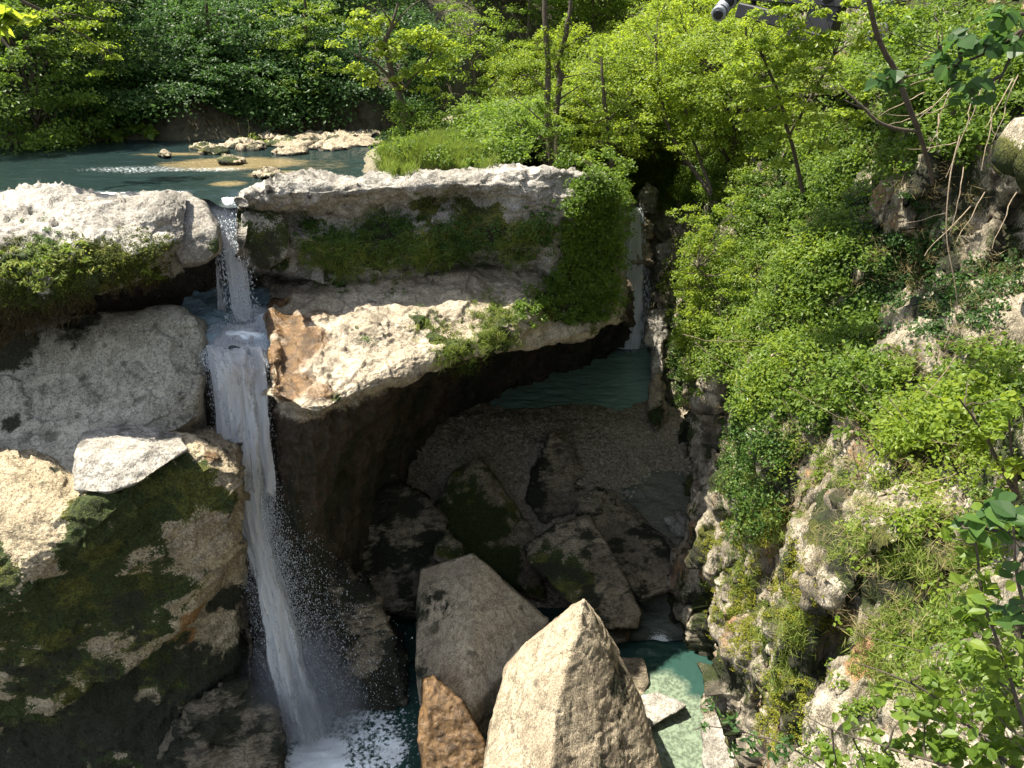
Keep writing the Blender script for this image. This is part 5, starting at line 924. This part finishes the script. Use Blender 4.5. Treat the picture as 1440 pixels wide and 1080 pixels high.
cover('bank_foliage', [(210, 150, 70, 26), (60, 60, 120, 70), (230, 60, 120, 60), (400, 70, 120, 60), (330, 120, 160, 30), (200, 150, 70, 26), (480, 110, 60, 50), (560, 100, 60, 60)], 1500, 60, .7, .16, LD, 326, 'sunlit sprays of leaves on the far river bank', only=('far_hillside',), off=1.3, noise=(3, -.2), stretch=.2, flat=.35)
cover('bank_roots', [(150, 160, 120, 16), (300, 150, 120, 20), (430, 160, 90, 18)], 500, 20, .3, .4, M['roots'], 325, 'brown roots and dead grass hanging on the foot of the far bank', only=('far_hillside',), off=.1, wid=.06, stretch=1.2, droop=1.5, tint=.05)

# ------------------------------------------------------------------ gravel stones
r = RS(9); gp = []
while len(gp) < 7000:
    h = hit(r.uniform(620, 990), r.uniform(570, 770))
    if h and h[2] == 'gorge_floor' and h[0].z > -13.6: gp.append(h[0])
gp = np.array(gp); n = len(gp); sz = .025+.14*r.rand(n, 1, 1)**4+r.uniform(0, .03, (n, 1, 1))
ico = np.array([[1, 0, 0], [-1, 0, 0], [0, 1, 0], [0, -1, 0], [0, 0, .6], [0, 0, -.6], [.7, .7, .1], [-.7, .7, -.1], [-.7, -.7, .1], [.7, -.7, -.1]])
f = np.array([[0, 6, 4], [6, 2, 4], [2, 7, 4], [7, 1, 4], [1, 8, 4], [8, 3, 4], [3, 9, 4], [9, 0, 4]])
V = (gp[:, None]+ico[None]*sz*r.uniform(.6, 1.3, (n, 1, 3))).reshape(-1, 3)
st = mesh_obj('gravel', V, (f[None]+np.arange(n)[:, None, None]*10).reshape(-1, 3), plain('pebble', (.25, .215, .155), .8, .2, 9), smooth=False)
tag(st, 'grey brown gravel bar stones on the gorge floor', kind='stuff')

# ------------------------------------------------------------------ platform at the top edge
def cyl(a, b, rad, mat, name, parent, sides=20):
    """closed cylinder"""
    a, b = np.array(a, float), np.array(b, float); dirn = (b-a)/np.linalg.norm(b-a)
    return tube([(np.array([a, a+dirn*.002, a+dirn*.01, b-dirn*.01, b-dirn*.002, b]), np.array([.001, rad*.8, rad, rad, rad*.8, .001]))], mat, name, parent, sides)
def beam(a, b, w_, h_, mat, name, parent):
    a, b = Vector(a), Vector(b); d = (b-a); L = d.length; bm = bmesh.new(); bmesh.ops.create_cube(bm, size=1)
    bmesh.ops.scale(bm, vec=(w_, L, h_), verts=bm.verts); bmesh.ops.bevel(bm, geom=bm.edges[:], offset=min(w_, h_)*.08, segments=1, affect='EDGES')
    me = bpy.data.meshes.new(name); bm.to_mesh(me); bm.free(); me.materials.append(mat); o = bpy.data.objects.new(name, me); COL.objects.link(o)
    o.location = (a+b)/2; o.rotation_euler = d.to_track_quat('Y', 'Z').to_euler(); o.parent = parent; return o
dk = plain('dark_steel', (.012, .012, .014), .5, .1, 8); gm = plain('grey_metal', (.30, .32, .34), .35, .1, 12, .3)
plat = empty('viewing_platform'); tag(plat, 'dark platform underside with round grey pipe ends, half hidden by leaves at the top edge', 'platform')
Yp = 20.0
beam(P(1045, -8, Yp), P(1265, 8, Yp-2.2), .9, .22, dk, 'deck', plat); beam(P(1040, 14, Yp-.6), P(1110, 30, Yp-1.2), .5, .3, dk, 'beam', plat); beam(P(1110, 46, Yp-1.2), P(1160, 60, Yp-1.6), .5, .3, dk, 'beam', plat); beam(P(1140, 20, Yp-1.2), P(1180, 30, Yp-1.6), .5, .6, dk, 'beam', plat)
beam(P(1040, -30, Yp+1), P(1260, -10, Yp-1), 2.2, .12, dk, 'deck', plat)
beam(P(1060, -40, Yp-.3), P(1060, 30, Yp-.3), .10, .10, dk, 'post', plat); beam(P(1150, -40, Yp-1.2), P(1150, 50, Yp-1.2), .10, .10, dk, 'post', plat)
for (x, y, Yc) in [(1010, 20, Yp-.4), (1026, 2, Yp-.2), (1165, -2, Yp-1.7), (1232, 50, Yp-2.6)]:
    a = np.array(P(x, y, Yc)); b = a+np.array([.45, .8, .35]); dvec = (b-a)/np.linalg.norm(b-a)
    p_ = cyl(a, b, .17, gm, 'pipe', plat); cyl(a-dvec*.05, a-dvec*.001, .11, dk, 'pipe_cap', p_)
    tube([(np.array([a+dvec*.08, a+dvec*.12]), np.array([.185, .185]))], dk, 'pipe_band', p_, 20)
# ------------------------------------------------------------------ light
w = bpy.data.worlds.new('World'); SC.world = w; w.use_nodes = True
nt = w.node_tree; bg = nt.nodes['Background']; sky = nt.nodes.new('ShaderNodeTexSky'); sky.sky_type = 'NISHITA'; sky.sun_disc = False
SD = Vector((-.40, .04, .915)).normalized()
sky.sun_elevation = math.asin(SD.z); sky.sun_rotation = math.atan2(SD.x, SD.y)
hsv = nt.nodes.new('ShaderNodeHueSaturation'); hsv.inputs['Saturation'].default_value = .55; nt.links.new(sky.outputs[0], hsv.inputs['Color']); nt.links.new(hsv.outputs[0], bg.inputs[0]); bg.inputs[1].default_value = .105
sl = bpy.data.lights.new('sun', 'SUN'); sl.energy = 5.0; sl.angle = math.radians(.5); sl.color = (1, .93, .80)
so = bpy.data.objects.new('sun', sl); COL.objects.link(so); so.rotation_euler = SD.to_track_quat('Z', 'Y').to_euler()
SC.view_settings.view_transform = 'Standard'; SC.view_settings.look = 'None'; SC.view_settings.exposure = 1.5; SC.view_settings.gamma = 1
SC.cycles.max_bounces = 8; SC.cycles.diffuse_bounces = 4; SC.cycles.transparent_max_bounces = 16; SC.cycles.glossy_bounces = 3; SC.cycles.use_denoising = True
SC.cycles.sample_clamp_indirect = 6
